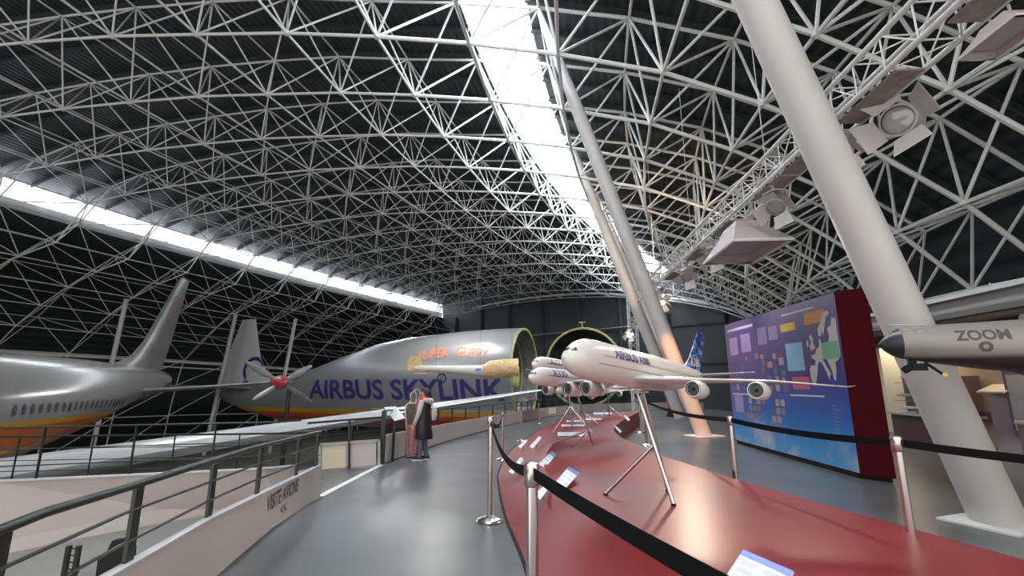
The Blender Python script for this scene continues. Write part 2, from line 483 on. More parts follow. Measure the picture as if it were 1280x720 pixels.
# landing and the descending ramp to the left, beyond the opening
ld = MB()
A = pfloor(400, 621); B = pfloor(477, 581)
rampdir = Vector((-1, -.32, 0)).normalized()
q = [A, B, B + Vector((-1.9, -.1, -.1)), Vector((-3.5, 8.9, -.38))]
ld.prism(q, (0, 0, -.22))
ld.build('floor', M['floor'])['kind'] = 'structure'
rp = MB()
for tri in (((-2.4, 6.0, -.6), (-3.9, 7.9, -.55), (-3.2, 4.8, -1.3)), ((-3.9, 7.9, -.55), (-10.5, 5.9, -1.35), (-3.2, 4.8, -1.3)), ((-10.5, 5.9, -1.35), (-9, 1, -1.8), (-3.2, 4.8, -1.3)), ((-9, 1, -1.8), (-2.6, 1.0, -1.8), (-3.2, 4.8, -1.3)), ((-2.6, 1.0, -1.8), (-2.4, 6.0, -.6), (-3.2, 4.8, -1.3))): rp.prism(tri, (0, 0, -.15))
rp.build('floor', M['hallfloor'])['kind'] = 'structure'
# white edge strip across the opening
st = MB(); d = (B - A).normalized(); sd = Vector((-d.y, d.x, 0)) * .05
st.add([A - sd + Vector((0, 0, .006)), A + sd + Vector((0, 0, .006)), B + sd + Vector((0, 0, .006)), B - sd + Vector((0, 0, .006))], [(0, 1, 2, 3)])
st.prism([A - sd, A + sd, B + sd, B - sd], (0, 0, .008))
tag(st.build('threshold_strip', M['whiteline']), 'white strip on the floor across the opening in the railing', 'floor strip')

# ------------------------------------------------------------------ railings and parapets
def up_(p, h): return Vector((p.x, p.y, p.z + h))
# curved parapet with dark rail
par = thing('parapet', 'long beige parapet with thin dark rail curving away behind the person', 'parapet', PAR[0])
pts = []
for a, b in zip(PAR[:-1], PAR[1:]):
    n = max(1, int((b - a).length / 1.4))
    for k in range(n): pts.append(a + (b - a) * (k / n))
pts.append(PAR[-1])
# smooth the polyline
for _ in range(6):
    pts = [pts[0]] + [(pts[i - 1] + pts[i] * 2 + pts[i + 1]) / 4 for i in range(1, len(pts) - 1)] + [pts[-1]]
k = MB()
for a, b in zip(pts[:-1], pts[1:]):
    k.bar(up_(a, .29), up_(b, .29), .06, .54)
k.build('kick_panel', M['beige'], par, world=True)
k = MB(); k2 = MB(); k3 = MB()
for a, b in zip(pts[:-1], pts[1:]):
    k.tube(up_(a, 1.04), up_(b, 1.04), .022, n=6); k2.tube(up_(a, .8), up_(b, .8), .008, n=5)
    k3.bar(up_(a, .01), up_(b, .01), .075, .03)
k.build('handrail', M['rail'], par, True, True); k2.build('rail_wire', M['rail'], par, True, True); k3.build('plinth', M['rail'], par, world=True)
for p in pts[:40]:
    MB().box(up_(p, .76), (.05, .05, .54)).build('post', M['rail'], par, world=True)
# a yellowish panel sign on the parapet far away
s0_ = pts[len(pts) * 6 // 10]; s1_ = pts[len(pts) * 6 // 10 + 1]

# front ramp railing: kick panel with lettering, tubular handrail, flat posts
def P3(px, py, ref):   # point above the ramp edge line: intersect ray with the vertical plane through the edge line
    a, b = ref; n = Vector((-(b - a).y, (b - a).x, 0)).normalized(); D = ray(px, py); o = Vector((0, 0, CH))
    t = (a - o).dot(n) / D.dot(n); return o + D * t
ref = (Vector((-2.09, 3.63, 0)), A)
fr = thing('ramp_railing', 'nearest dark ramp railing with flat posts above the lettered beige panel', 'railing', A)
bot = [P3(200, 775, ref), P3(270, 720, ref), P3(340, 660, ref), A.copy()]
topk = [P3(60, 765, ref), P3(143, 720, ref), P3(267, 648, ref), P3(320, 622, ref), P3(402, 582, ref)]
nrm = Vector((-(ref[1] - ref[0]).y, (ref[1] - ref[0]).x, 0)).normalized()   # towards the ramp side
poly = [bot[0]] + bot[1:] + topk[::-1]
mbk = MB(); mbk.prism(poly, nrm * .05); kp = mbk.build('kick_panel', M['beige'], fr, world=True)
cap = MB()
for a, b in zip(topk[:-1], topk[1:]): cap.bar(a + nrm * .025 + Vector((0, 0, .006)), b + nrm * .025 + Vector((0, 0, .006)), .06, .012)
cap.build('cap_strip', mat('cap_grey', (.42, .42, .43), .5), kp, world=True)
hr = [P3(-140, 716, ref), P3(0, 667, ref), P3(67, 640, ref), P3(180, 605, ref), P3(267, 577, ref), P3(320, 560, ref), P3(403, 540, ref)]
hr = [p + nrm * .03 for p in hr]
MB().path(hr, .021, 10).build('handrail', M['rail'], fr, True, True)
for (t0, t1) in (((-60, 775), (403, 560)), ((60, 790), (403, 572))):
    pass
mid1 = [P3(*q_, ref) + nrm * .035 for q_ in ((-60, 748), (15, 710), (165, 641), (267, 603), (320, 583), (403, 556))]
mid2 = [P3(*q_, ref) + nrm * .035 for q_ in ((60, 765), (95, 718), (165, 679), (267, 626), (320, 602), (403, 569))]
MB().path(mid1, .009, 6).build('rail_bar', M['rail'], fr, True, True)
MB().path(mid2, .009, 6).build('rail_bar', M['rail'], fr, True, True)
for tp, bt in (((18, 667), (-6, 740)), ((184, 608), (168, 703)), ((276, 580), (265, 648)), ((333, 560), (327, 613)), ((379, 546), (375, 591)), ((402, 541), (399, 583))):
    a = P3(*tp, ref) + nrm * .04; b = P3(*bt, ref) + nrm * .04
    b = Vector((a.x, a.y, b.z))
    MB().bar(a, b + Vector((0, 0, -.05)), .065, .02, up=nrm).build('post', M['rail'], fr, world=True)
# lettering on the kick panel
tdir = (A - ref[0]).normalized()
tdir = (topk[3] - topk[2]).normalized() * .5 + (bot[2] - bot[1]).normalized() * .5
c1 = P3(355, 618, ref)
text_on('panel_lettering', 'VISITE AVIONS', M['rail'], kp, c1 - nrm * .003, tdir, (0, 0, 1), .15, bold=.002, height=1.25, width=.88, world=True)
c2 = P3(354, 636.5, ref)
text_on('panel_lettering', '<<', M['rail'], kp, c2 - nrm * .003, tdir, (0, 0, 1), .16, bold=.002, width=.17, world=True)

# outer ramp: beige wall, and two thin dark railings behind it
w0 = atz(-260, 617, .0); w1 = atz(0, 602, .0); w2 = atz(330, 586.5, .0); w3 = Vector((-3.62, 8.25, -.02))
ow = thing('ramp_parapet', 'broad plain beige side wall of the descending ramp at far left', 'parapet', w1)
def below(p, px, py):
    return aty(px, py, p.y)
ow_m = MB()
b0 = w0 + Vector((0, 0, -.85)); b1 = w1 + Vector((0, 0, -.98)); b2 = w2 + Vector((0, 0, -1.2))
ow_m.prism([w0, w1, w2, w3, w3 + Vector((0, 0, -1.0)), b2, b1, b0], (-.02, .06, 0)).build('wall_panel', M['beige'], ow, world=True)
cp = MB()
for a, b in ((w0, w1), (w1, w2), (w2, w3)): cp.bar(up_(a, .01), up_(b, .01), .09, .02)
cp.build('cap_strip', mat('cap_grey', (.42, .42, .43), .5), ow, world=True)
orl = thing('ramp_railing', 'thin dark railing standing on the broad beige ramp wall', 'railing', w1 + Vector((0, .03, 0)))
for h, r in ((.72, .016), (.42, .009), (.2, .009)):
    MB().path([up_(w0, h), up_(w1, h), up_(w2, h), up_(w3, h + .02)], r, 6).build('handrail' if h > .7 else 'rail_bar', M['rail'], orl, True, True)
wall_line = [(w0, w1), (w1, w2)]
for px_ in (-90, 44, 160, 262):
    t = (px_ - 0) / 330
    p = w1 + (w2 - w1) * t * (1 + .12 * (t - 1))
    MB().bar(up_(p, .02), up_(p, .73), .035, .012, up=(1, 0, 0)).build('post', M['rail'], orl, world=True)
orl2 = thing('ramp_railing', 'second dark railing running behind the thin one, farther toward the silver airliner', 'railing', w1 + Vector((-.5, 1.6, -.4)))
v0 = atz(-200, 552, .2); v1 = atz(0, 546, .2); v2 = atz(300, 542.5, .2); v3 = atz(385, 541, .2)
for h, r in ((0, .024), (-.26, .009), (-.5, .009), (-.72, .009)):
    MB().path([up_(q_, h) for q_ in (v0, v1, v2, v3)], r, 6).build('handrail' if h == 0 else 'rail_bar', M['rail'], orl2, True, True)
for t in (-.3, .08, .38, .72, 1.0):
    p = v1 + (v2 - v1) * t
    MB().bar(up_(p, -1.0), up_(p, .0), .032, .015, up=(1, 0, 0)).build('post', M['rail'], orl2, world=True)
k = MB(); k.bar(up_(v0, -1.02), up_(v2, -1.02), .3, .14); k.build('deck_edge', M['gallerygrey'], orl2, world=True)

# landing guard: cream framed panels + rails beyond the opening
lg = thing('landing_guard', 'dark-framed guard with one cream and one pinkish infill panel past the opening', 'guard panel', B + Vector((-.6, 0, 0)))
def gp(px, py): return atz(px, py, -.3) if False else aty(px, py, 9.6)
pa, pb, pc, pd = gp(402, 588), gp(434, 588), gp(438, 586), gp(472, 582)
def quad(px0, px1, y0, y1, y0b, y1b, d=9.6, th=.04):
    return MB().prism([aty(px0, y1, d), aty(px1, y1b, d), aty(px1, y0b, d), aty(px0, y0, d)], (0, th, 0))
quad(402, 432.5, 558, 587, 555.5, 584.5).build('infill_panel', M['cream'], lg, world=True)['label'] = 'cream infill panel'
quad(438, 470, 555.5, 584, 553, 580.5).build('infill_panel', M['pinkpanel'], lg, world=True)['label'] = 'pinkish infill panel'
fm = MB()
for a, b in (((400, 556), (474, 550.5)), ((400, 588.5), (474, 582)), ((400, 556), (400, 589)), ((434.5, 553), (434.5, 586)), ((474, 550), (474, 582))):
    fm.bar(aty(*a, 9.58), aty(*b, 9.58), .05, .05)
fm.build('frame', M['gallerygrey'], lg, world=True)
for (y0, y1) in ((528, 521.5), (536, 530), (545, 538)):
    MB().tube(aty(385, y0 + 1, 9.55), aty(477, y1, 9.55), .022 if y0 == 528 else .009, n=6).build('handrail' if y0 == 528 else 'rail_bar', M['rail'], lg, True, True)
MB().bar(aty(436.5, 524, 9.56), aty(436.5, 590, 9.56), .04, .03).build('post', M['rail'], lg, world=True)
MB().bar(up_(B, .0), up_(B, 1.04), .1, .08).build('post', M['rail'], lg, world=True)
# small landing slab under the guard
# ------------------------------------------------------------------ red display podium
HD = .42
top_l = [(870, 725), (800, 682), (745, 650), (705, 622), (690, 600), (681, 583), (684, 566), (694, 551), (708, 537), (724, 525), (738, 517)]
bot_l = [(680, 860), (669, 760), (655, 702), (632, 645), (623.5, 606), (624, 590), (636, 567), (656, 550), (676, 536), (700, 525), (716, 519.5)]
crease = [atz(1000, 820, HD)] + [atz(*p, HD) for p in top_l]
skirt = [Vector((.28, 1.2, 0.01))] + [pfloor(*p) + Vector((0, 0, .012)) for p in bot_l]
def dense(c, n=48):
    L = [0]
    for a, b in zip(c[:-1], c[1:]): L.append(L[-1] + (b - a).length)
    out = []
    for k_ in range(n + 1):
        t = L[-1] * (k_ / n) ** 1.3; i = max(j for j in range(len(L) - 1) if L[j] <= t + 1e-9)
        u = (t - L[i]) / (L[i + 1] - L[i]); out.append(c[i] + (c[i + 1] - c[i]) * u)
    for _ in range(4): out = [out[0]] + [(out[i - 1] + 2 * out[i] + out[i + 1]) / 4 for i in range(1, n)] + [out[-1]]
    return out
def dense_by_index(c, m=4):
    out = []
    for i in range(len(c) - 1):
        p0 = c[max(i - 1, 0)]; p1 = c[i]; p2 = c[i + 1]; p3 = c[min(i + 2, len(c) - 1)]
        for k_ in range(m):
            t = k_ / m
            out.append(.5 * ((2 * p1) + (p2 - p0) * t + (2 * p0 - 5 * p1 + 4 * p2 - p3) * t * t + (3 * p1 - p0 - 3 * p2 + p3) * t ** 3))
    out.append(c[-1]); return out
crD = dense_by_index(crease); skD = dense_by_index(skirt)
right_t = [(1280, 700), (1145, 662), (1000, 622), (923, 600), (860, 580), (824, 568), (790, 553.5), (772, 543), (768, 535), (779, 525), (801, 514)]
rb = [atz(1700, 830, HD)] + [atz(*p, HD) for p in right_t]
rbD = dense_by_index(rb)
pod = thing('display_podium', 'long curved glossy red podium carrying the airliner models', 'podium', (1.2, 4.5, 0))
topm = MB(); poly = crD + rbD[::-1]
# triangulated strip between crease and right boundary (resample both)
def resample(c, n):
    L = [0]
    for a, b in zip(c[:-1], c[1:]): L.append(L[-1] + (b - a).length)
    out = []
    for k_ in range(n):
        t = L[-1] * k_ / (n - 1); i = 0
        while i < len(L) - 2 and L[i + 1] < t: i += 1
        u = (t - L[i]) / max(1e-9, L[i + 1] - L[i]); out.append(c[i] + (c[i + 1] - c[i]) * u)
    return out
N_ = 90
bm = bmesh.new(); vv = [bm.verts.new(p) for p in poly]; bm.faces.new(vv); bmesh.ops.triangulate(bm, faces=bm.faces); bm.verts.index_update()
topm.add([v.co.copy() for v in bm.verts], [tuple(v.index for v in f.verts) for f in bm.faces]); bm.free()
topm.build('top_surface', M['red'], pod, world=True)
sk = MB(); rows = []
for a, b in zip(crD, skD):
    rows.append([a, a * .98 + b * .02 + Vector((0, 0, -.001)), a * .66 + b * .34, a * .33 + b * .67, b])
sk.loft(rows, closed=False); so = sk.build('sloping_skirt', M['red'], pod, True, True)
sk = MB(); sk.loft([[p, Vector((p.x, p.y, fz(p.x, p.y)))] for p in rbD], closed=False); sk.build('rear_skirt', M['darkred'] if False else M['red'], pod, True, True)
sk = MB(); sk.path([p + Vector((-.008, 0, .0)) for p in skD], .012, 5).build('edge_strip', M['black'], pod, True, True)
lp = MB(); lp.path([p + Vector((0, 0, .002)) for p in crD[:15]], .006, 5).build('lip_strip', mat('pale_lip', (.6, .3, .26), .25), pod, True, True)

POD_BVH = BVHTree.FromPolygons([tuple(v) for v in (topm.v)], [tuple(f) for f in topm.f])
skb = MB(); skb.loft(rows, closed=False)
SK_BVH = bvh(skb)
def podz(x, y):
    h = POD_BVH.ray_cast(Vector((x, y, 3)), Vector((0, 0, -1)))
    if h[0] is not None: return h[0].z
    h = SK_BVH.ray_cast(Vector((x, y, 3)), Vector((0, 0, -1)))
    if h[0] is not None: return h[0].z
    return fz(x, y)

# ------------------------------------------------------------------ queue barrier posts and belts
def stanchion_proto():
    r = thing('barrier_post', 'x', 'barrier post', (0, 0, 0), group='stainless queue barrier posts')
    MB().lathe([(.135, 0), (.14, .008), (.135, .016), (.11, .026), (.05, .04), (.03, .055)], n=32).build('base', M['chrome'], r, True)
    MB().lathe([(.026, .03), (.026, .93)], n=20).build('pole', M['chrome'], r, True)
    MB().lathe([(.03, .9), (.033, .905), (.033, .985), (.03, .995), (.01, 1.0)], n=20).build('belt_head', M['chrome'], r, True)
    return r
sp = stanchion_proto()
posts = [
    ('A', atz(612, 651, 0), 'brushed steel barrier post standing whole on the grey walkway beside the red podium edge'),
    ('B', Vector((.085, 2.12, 0)), 'nearest barrier post, its base below the frame, where the black belt turns'),
    ('C', Vector((-.205, 10.6, wz(10.6))), 'barrier post on the walkway just behind the whole one, past the curved podium edge'),
    ('D', Vector((.32, 16.6, wz(16.6))), 'thin distant barrier post between walkway and podium, third along the walkway'),
    ('E', Vector((1.35, 24.0, fz(1.35, 24))), 'distant barrier post near the beige parapet with the podium edge hiding its base'),
    ('E2', Vector((3.3, 26.0, fz(3.3, 26))), 'farthest barrier post beyond the end of the podium'),
    ('F1', pfloor(801, 541), 'farther of the two barrier posts in the hollow of the red podium'),
    ('F2', pfloor(809, 557), 'nearer of the two barrier posts in the hollow of the red podium'),
    ('G', Vector((2.32, 5.12, 0)), 'barrier post in front of the purple and blue exhibition board'),
    ('H', Vector((2.50, 3.16, 0)), 'barrier post in front of the dark red end of the exhibition board'),
]
PP = {}
for i, (n_, p, lb) in enumerate(posts):
    if i == 0: sp.location = p; sp['label'] = lb
    else: copy_tree(sp, None, p, 0, lb)
    PP[n_] = p
def belt(a, b, sag, lb, hA=.955, hB=.955, h=.05):
    a = a + Vector((0, 0, hA)); b = b + Vector((0, 0, hB)); mb = MB(); n = 20; rows = []
    d = (b - a); d.z = 0; d.normalize(); a = a + d * .034; b = b - d * .034
    sd = Vector((-d.y, d.x, 0)) * .0015
    for k_ in range(n + 1):
        t = k_ / n; p = a + (b - a) * t; p.z -= sag * 4 * t * (1 - t)
        rows.append([p + sd + Vector((0, 0, h / 2)), p - sd + Vector((0, 0, h / 2)), p - sd - Vector((0, 0, h / 2)), p + sd - Vector((0, 0, h / 2))])
    mb.loft(rows); return tag(mb.build('barrier_belt', M['belt'], smooth=False), lb, 'barrier belt', 'black barrier belts')
belt(PP['A'], PP['B'], .12, 'black belt hanging between the whole barrier post and the nearest one')
q_ = atz(860, 702, .955); q_.z = 0
belt(PP['B'], PP['B'] + (q_ - PP['B']) * 1.5, .012, 'black belt crossing close over the red podium to the bottom edge')
belt(PP['C'], PP['A'], .14, 'short black belt from the second walkway post to the whole one')
belt(PP['F2'], PP['G'], .07, 'black belt sagging from the podium hollow to the post before the exhibition board')
belt(PP['G'], PP['H'], .03, 'black belt stretched across the purple exhibition board')
belt(PP['H'], Vector((3.6, 1.75, 0)), .04, 'black belt running from the red board end out at the right edge')

# ------------------------------------------------------------------ inclined pillars
def pillar(a, b, lb, r=.2, plate=True, taper=True):
    t = thing('leaning_pillar', lb, 'pillar', b, group='leaning roof pillars')
    a = Vector(a); b = Vector(b); d = a - b
    if taper: ps = [b + Vector((0, 0, .0)), b + d * .08, b + d * .35, b + d * .7, b + d * .93, a]; rs = [r, r, r, r * .95, r * .6, r * .35]
    else: ps = [b, a]; rs = [r, r]
    MB().path(ps, rs, 28).build('shaft', M['tube'], t, True, True)
    if plate: MB().box(b + Vector((0, 0, .012)), (.8, .62, .02), .35).build('base_plate', M['whiteline'], t, world=True)
    return t
b1_ = pfloor(1250, 655); pillar(Vector((1.45, 4.4, 9.75)), b1_, 'big pale leaning pillar at right, behind the grey jet nose', .215)
b2_ = pfloor(880, 545); pillar(T(15.3, 20.25, 12.5), b2_, 'leaning pillar lit orange at its foot behind the large airliner model', .2)
pillar(T(25.9, 20.3, 12.3), T(28.6, 24.3, 0), 'grey leaning pillar left of the orange-lit one, running up to the skylight edge', .24, False)
pillar(T(36.6, 20.3, 12.3), T(39.3, 24.3, 0), 'thin far leaning pillar in front of the dark end wall', .2, False)
for s, l, dl, lb in ((31.0, -16.8, -1.2, 'slim leaning prop behind the tail fin of the silver airliner'), (41.5, -12.5, -2.0, 'slim leaning prop between the white tail fin and the silver transport'),
                 (38.2, -16.0, -2.2, 'slim leaning prop close behind the white tail fin')):
    t = thing('roof_prop', lb, 'prop', T(s, l + dl, -5.1), group='slim leaning props under the side shell')
    MB().tube(T(s, l, 8.0), T(s, l + dl, -5.1 + (s - S0) ** 2 / (2 * RL)), .17, n=12).build('shaft', M['tube'], t, True, True)
# side wall framing below the shell
sf = thing('side_framing', 'white braced steel framing of the far left wall under the roof shell', 'wall framing', T(30, -25, -5.1))
g1 = MB(); g2 = MB()
for i, s in enumerate(SROW[2:]):
    for (l, z, l2, z2) in ((-24.3, 3.9, -25.0, 1.4), (-25.0, 1.4, -25.6, -1.6), (-25.6, -1.6, -26, -5)):
        g1.tube(T(s, l, z), T(s, l2, z2), .06, n=6)
        if i + 3 < len(SROW):
            s2 = SROW[i + 3]; g2.tube(T(s, l2, z2), T(s2, l, z), .04, n=5)
            g2.tube(T(s, l2, z2), T(s2, l2, z2), .05, n=5)
for a, b in zip(SROW[:-1], SROW[1:]):
    g1.bar(T(a, -24.5, 3.75), T(b, -24.5, 3.75), .25, .22); g1.bar(T(a, -24.6, 3.2), T(b, -24.6, 3.2), .1, .12)
g1.build('column_grid', M['steel_white'], sf, True, True); g2.build('bracing', M['steel_white'], sf, True, True)

# ------------------------------------------------------------------ generic aircraft pieces (x forward, y left, z up)
def ring(x, w, zt, zb, n=28, cy=0, p=1.0):
    zc = (zt + zb) / 2; hh = (zt - zb) / 2
    out = []
    for k in range(n):
        a = 2 * PI * k / n; c, s = math.cos(a), math.sin(a)
        out.append(Vector((x, cy + w * math.copysign(abs(c) ** p, c), zc + hh * math.copysign(abs(s) ** p, s))))
    return out
def fuselage(L, prof, n=32):
    mb = MB(); mb.loft([ring(-x * L, max(w, .0008) * L, zt * L, zb * L, n) for x, w, zt, zb in prof]); return mb
AF = [(0, 0), (.02, .35), (.08, .72), (.2, .97), (.35, 1.0), (.6, .72), (.85, .28), (1, .02)]
def airfoil(p, c, t, ax=Vector((-1, 0, 0)), up=Vector((0, 0, 1))):
    top = [p + ax * (c * x) + up * (t * c / 2 * y) for x, y in AF]; bot = [p + ax * (c * x) - up * (t * c / 2 * y * .7) for x, y in AF[1:-1]][::-1]
    return top + bot
def wing(st, side=1, tt=.12):
    """stations (y, x leading edge, chord, z)"""
    mb = MB(); mb.loft([airfoil(Vector((x, y * side, z)), c, tt if len(r) == 0 else r[0]) for y, x, c, z, *r in st]); return mb
def fin(st, tt=.09):
    """stations (z, x leading edge, chord)"""
    mb = MB(); mb.loft([airfoil(Vector((x, 0, z)), c, tt, up=Vector((0, 1, 0))) for z, x, c in st]); return mb
def engine(root, p, r, l, parent, mats, pyl):
    """p = intake centre; nacelle pointing +x; part of root with fan and lip as sub-parts"""
    p = Vector(p)
    mb = MB(); mb.lathe([(r * .82, 0), (r * .9, .03 * l), (r, .12 * l), (r * 1.06, .3 * l), (r, .6 * l), (r * .78, .82 * l), (r * .5, .95 * l), (r * .42, 1.0 * l)], p, (-1, 0, 0), 28, cap=False)
    mb.lathe([(r * .42, l), (r * .2, 1.12 * l), (0.001, 1.2 * l)], p, (-1, 0, 0), 20, cap=False)
    mb.loft([ring(0, r * .8, r * .8, -r * .8, 28), ring(-.12 * l, r * .72, r * .72, -r * .72, 28)], cap0=False, cap1=False)
    for i_ in range(len(mb.v) - 56, len(mb.v)): mb.v[i_] = mb.v[i_] + p
    a = Vector(pyl)
    mb.loft([airfoil(p + Vector((-.25 * l, 0, r * .8)), l * .8, .1, up=Vector((0, 1, 0))), airfoil(a, l * .7, .08, up=Vector((0, 1, 0)))])
    e = mb.build('engine', mats['nac'], root, True)
    MB().lathe([(r * .9, .035 * l), (r * .86, 0), (r * .8, .0), (r * .76, .03 * l), (r * .74, .06 * l)], p, (-1, 0, 0), 32, cap=False).build('intake_lip', M['lip'], e, True)
    f = MB(); f.lathe([(r * .73, .11 * l), (r * .2, .1 * l), (r * .02, .02 * l)], p, (-1, 0, 0), 28, cap=False)
    f.build('fan', M['gunmetal'], e, True)
    return e
def tripod_leg(a, b, r): return MB().tube(a, b, r, n=14)

A380 = [(0, 0, -.006, -.008), (.004, .011, .006, -.02), (.012, .02, .014, -.029), (.03, .031, .030, -.040), (.055, .040, .046, -.048), (.085, .046, .056, -.053), (.13, .049, .060, -.056), (.2, .0495, .060, -.057),
        (.3, .0495, .060, -.058), (.4, .0495, .060, -.060), (.5, .0495, .060, -.058), (.6, .049, .060, -.054), (.7, .046, .058, -.044), (.8, .038, .056, -.026), (.9, .024, .051, .002), (.96, .012, .046, .018), (1.0, .003, .040, .030)]
TWIN = [(0, 0, -.010, -.012), (.004, .008, -.002, -.019), (.013, .017, .008, -.028), (.03, .027, .022, -.037), (.05, .034, .034, -.041), (.075, .040, .042, -.044), (.11, .0435, .0445, -.0445), (.3, .0440, .0445, -.0445),
        (.62, .0440, .0445, -.0445), (.72, .041, .0445, -.037), (.82, .032, .043, -.02), (.9, .021, .040, -.002), (.97, .008, .034, .014), (1.0, .002, .028, .022)]
def window_row(root, surf, L, x0, x1, z, pitch, w, h, m, out=(0, 1, 0), name='window_row', eps=.0006):
    mb = MB(); x = x0; o = Vector(out); bv = surf
    while x < x1:
        pts = []
        for dx, dz in ((-w / 2, -h / 2), (w / 2, -h / 2), (w / 2, h / 2), (-w / 2, h / 2)):
            hit = bv.ray_cast(Vector((-(x + dx) * L, 0, (z + dz) * L)) + o * 50, -o)
            pts.append(hit[0] + o * eps * L if hit[0] is not None else Vector((-(x + dx) * L, .05 * L, (z + dz) * L)))
        mb.add(pts, [(0, 1, 2, 3)]); x += pitch
    return mb.build(name, m, root)

def model_airliner(nose, tail, L, prof, label, st_w, eng, finst, htail, names, zoff=0, finm=None):
    nose = Vector(nose); tail = Vector(tail); h = nose - tail
    rz = math.atan2(h.y, h.x)
    t = thing('model_airliner', label, 'model airplane', nose, rz)
    fb = fuselage(L, prof, 40); B = bvh(fb)
    fus = fb.build('fuselage', M['modelwhite'], t, True)
    for side in (1, -1):
        wing([(y * L, -x * L, c * L, z * L, *r) for y, x, c, z, *r in st_w], side).build('wing', M['modelgrey'], t, True)
        wing([(y * L, -x * L, c * L, z * L) for y, x, c, z in htail], side, .09).build('tailplane', M['modelgrey'], t, True)
        for (x, y, z, r, l, pz) in eng:
            engine(t, (-x * L, y * side * L, z * L), r * L, l * L, t, {'nac': M['modelwhite']}, (-(x + l * .35) * L, y * side * L, pz * L))
    fo = fin([(z * L, -x * L, c * L) for z, x, c in finst]).build('tail_fin', finm or M['modelwhite'], t, True)
    # cockpit glazing
    mb = MB()
    for a_ in (-.7, -.42, -.14, .14, .42, .7):
        pts = []
        for da, dz in ((-.12, 0), (.12, 0), (.11, .009), (-.11, .009)):
            a2 = a_ + da; d = Vector((math.cos(a2), math.sin(a2), 0)); zc = (names.get('cock', .012) + dz) * L
            hit = B.ray_cast(Vector((-.045 * L, 0, zc)) + d * L, -d)
            pts.append(hit[0] + d * .0008 * L if hit[0] is not None else Vector((-.03 * L, 0, zc)))
        mb.add(pts, [(0, 1, 2, 3)])
    mb.build('cockpit_glazing', M['glassdark'], t)
    return t, B, fus, fo

# big model of the four-engined double-decker
nose = Vector((.372, 3.3, 1.53)); L8 = 2.68
hd = Vector((-1.77, -2.0, 0)).normalized(); TILT = math.radians(-4.3)
tail8 = nose - hd * L8
def fin_blue():
    m = bpy.data.materials.new('blue_fin_print'); m.use_nodes = True; nt = m.node_tree; b = nt.nodes['Principled BSDF']; b.inputs['Roughness'].default_value = .2
    tc = nt.nodes.new('ShaderNodeTexCoord'); mp = nt.nodes.new('ShaderNodeMapping'); mp.inputs['Rotation'].default_value = (0, .6, 0); mp.inputs['Scale'].default_value = (5, 5, 14)
    n = nt.nodes.new('ShaderNodeTexNoise'); n.inputs['Scale'].default_value = 1.1; n.inputs['Detail'].default_value = 2
    r = nt.nodes.new('ShaderNodeValToRGB'); r.color_ramp.interpolation = 'LINEAR'
    r.color_ramp.elements[0].position = .5; r.color_ramp.elements[0].color = (.015, .035, .16, 1); r.color_ramp.elements[1].position = .62; r.color_ramp.elements[1].color = (.16, .3, .6, 1)
    nt.links.new(tc.outputs['Object'], mp.inputs[0]); nt.links.new(mp.outputs[0], n.inputs['Vector']); nt.links.new(n.outputs['Fac'], r.inputs['Fac']); nt.links.new(r.outputs[0], b.inputs['Base Color'])
    return m
FB = fin_blue()
t8, B8, fus8, fo8 = model_airliner(nose, tail8, L8, A380, 'largest white four-engined airliner model with blue tail fin on the red podium',
    [(.03, .30, .27, -.034, .13), (.09, .345, .215, -.034, .12), (.2, .425, .135, -.030, .11), (.36, .53, .088, -.026, .1), (.53, .645, .045, -.034, .09), (.548, .66, .02, -.030, .08)],
    [(.385, .185, -.060, .0265, .105, -.03), (.485, .33, -.056, .0265, .105, -.026)],
    [(.045, .78, .18), (.09, .85, .135), (.222, .968, .078)],
    [(.02, .90, .10, .03), (.2, .985, .035, .045)], {'cock': .014}, finm=FB)
for z_, x0_, x1_ in ((.012, .12, .86), (-.012, .10, .84)):
    window_row(t8, B8, L8, x0_, x1_, z_, .0062, .0026, .0036, mat('tiny_window', (.16, .14, .12), .3))
text_on('side_lettering', 'AIRBUS', M['navy'], t8, (-.252 * L8, 0, .026 * L8), (-1, 0, 0), (0, 0, 1), .115, .003, B8, (0, 1, 0), .003, width=.37, sub=2)
text_on('side_lettering', 'A380', M['navy'], t8, (-.368 * L8, 0, .024 * L8), (-1, 0, 0), (0, 0, 1), .085, .002, B8, (0, 1, 0), .003, width=.19, sub=2)
fb_ = fin([(z * L8, -x * L8, c * L8) for z, x, c in [(.045, .78, .18), (.09, .85, .135), (.222, .968, .078)]]); BF = bvh(fb_)
text_on('fin_lettering', 'A380', M['modelwhite'], t8, (-.905 * L8, 0, .078 * L8), (-1, 0, 0), (0, 0, 1), .12, .003, BF, (0, 1, 0), .002, width=.27)
# pinstripe along the upper side
ms = MB(); rows = []
for k in range(40):
    x = .2 + .6 * k / 39; r = []
    for dz in (0, .0016):
        hh = B8.ray_cast(Vector((-x * L8, 2, (.047 + dz) * L8)), Vector((0, -1, 0))); r.append((hh[0] if hh[0] is not None else Vector((-x * L8, .03 * L8, (.047 + dz) * L8))) + Vector((0, .001, 0)))
    rows.append(r)
ms.loft(rows, closed=False); ms.build('side_stripe', mat('grey_pinstripe', (.35, .36, .38), .3), t8)

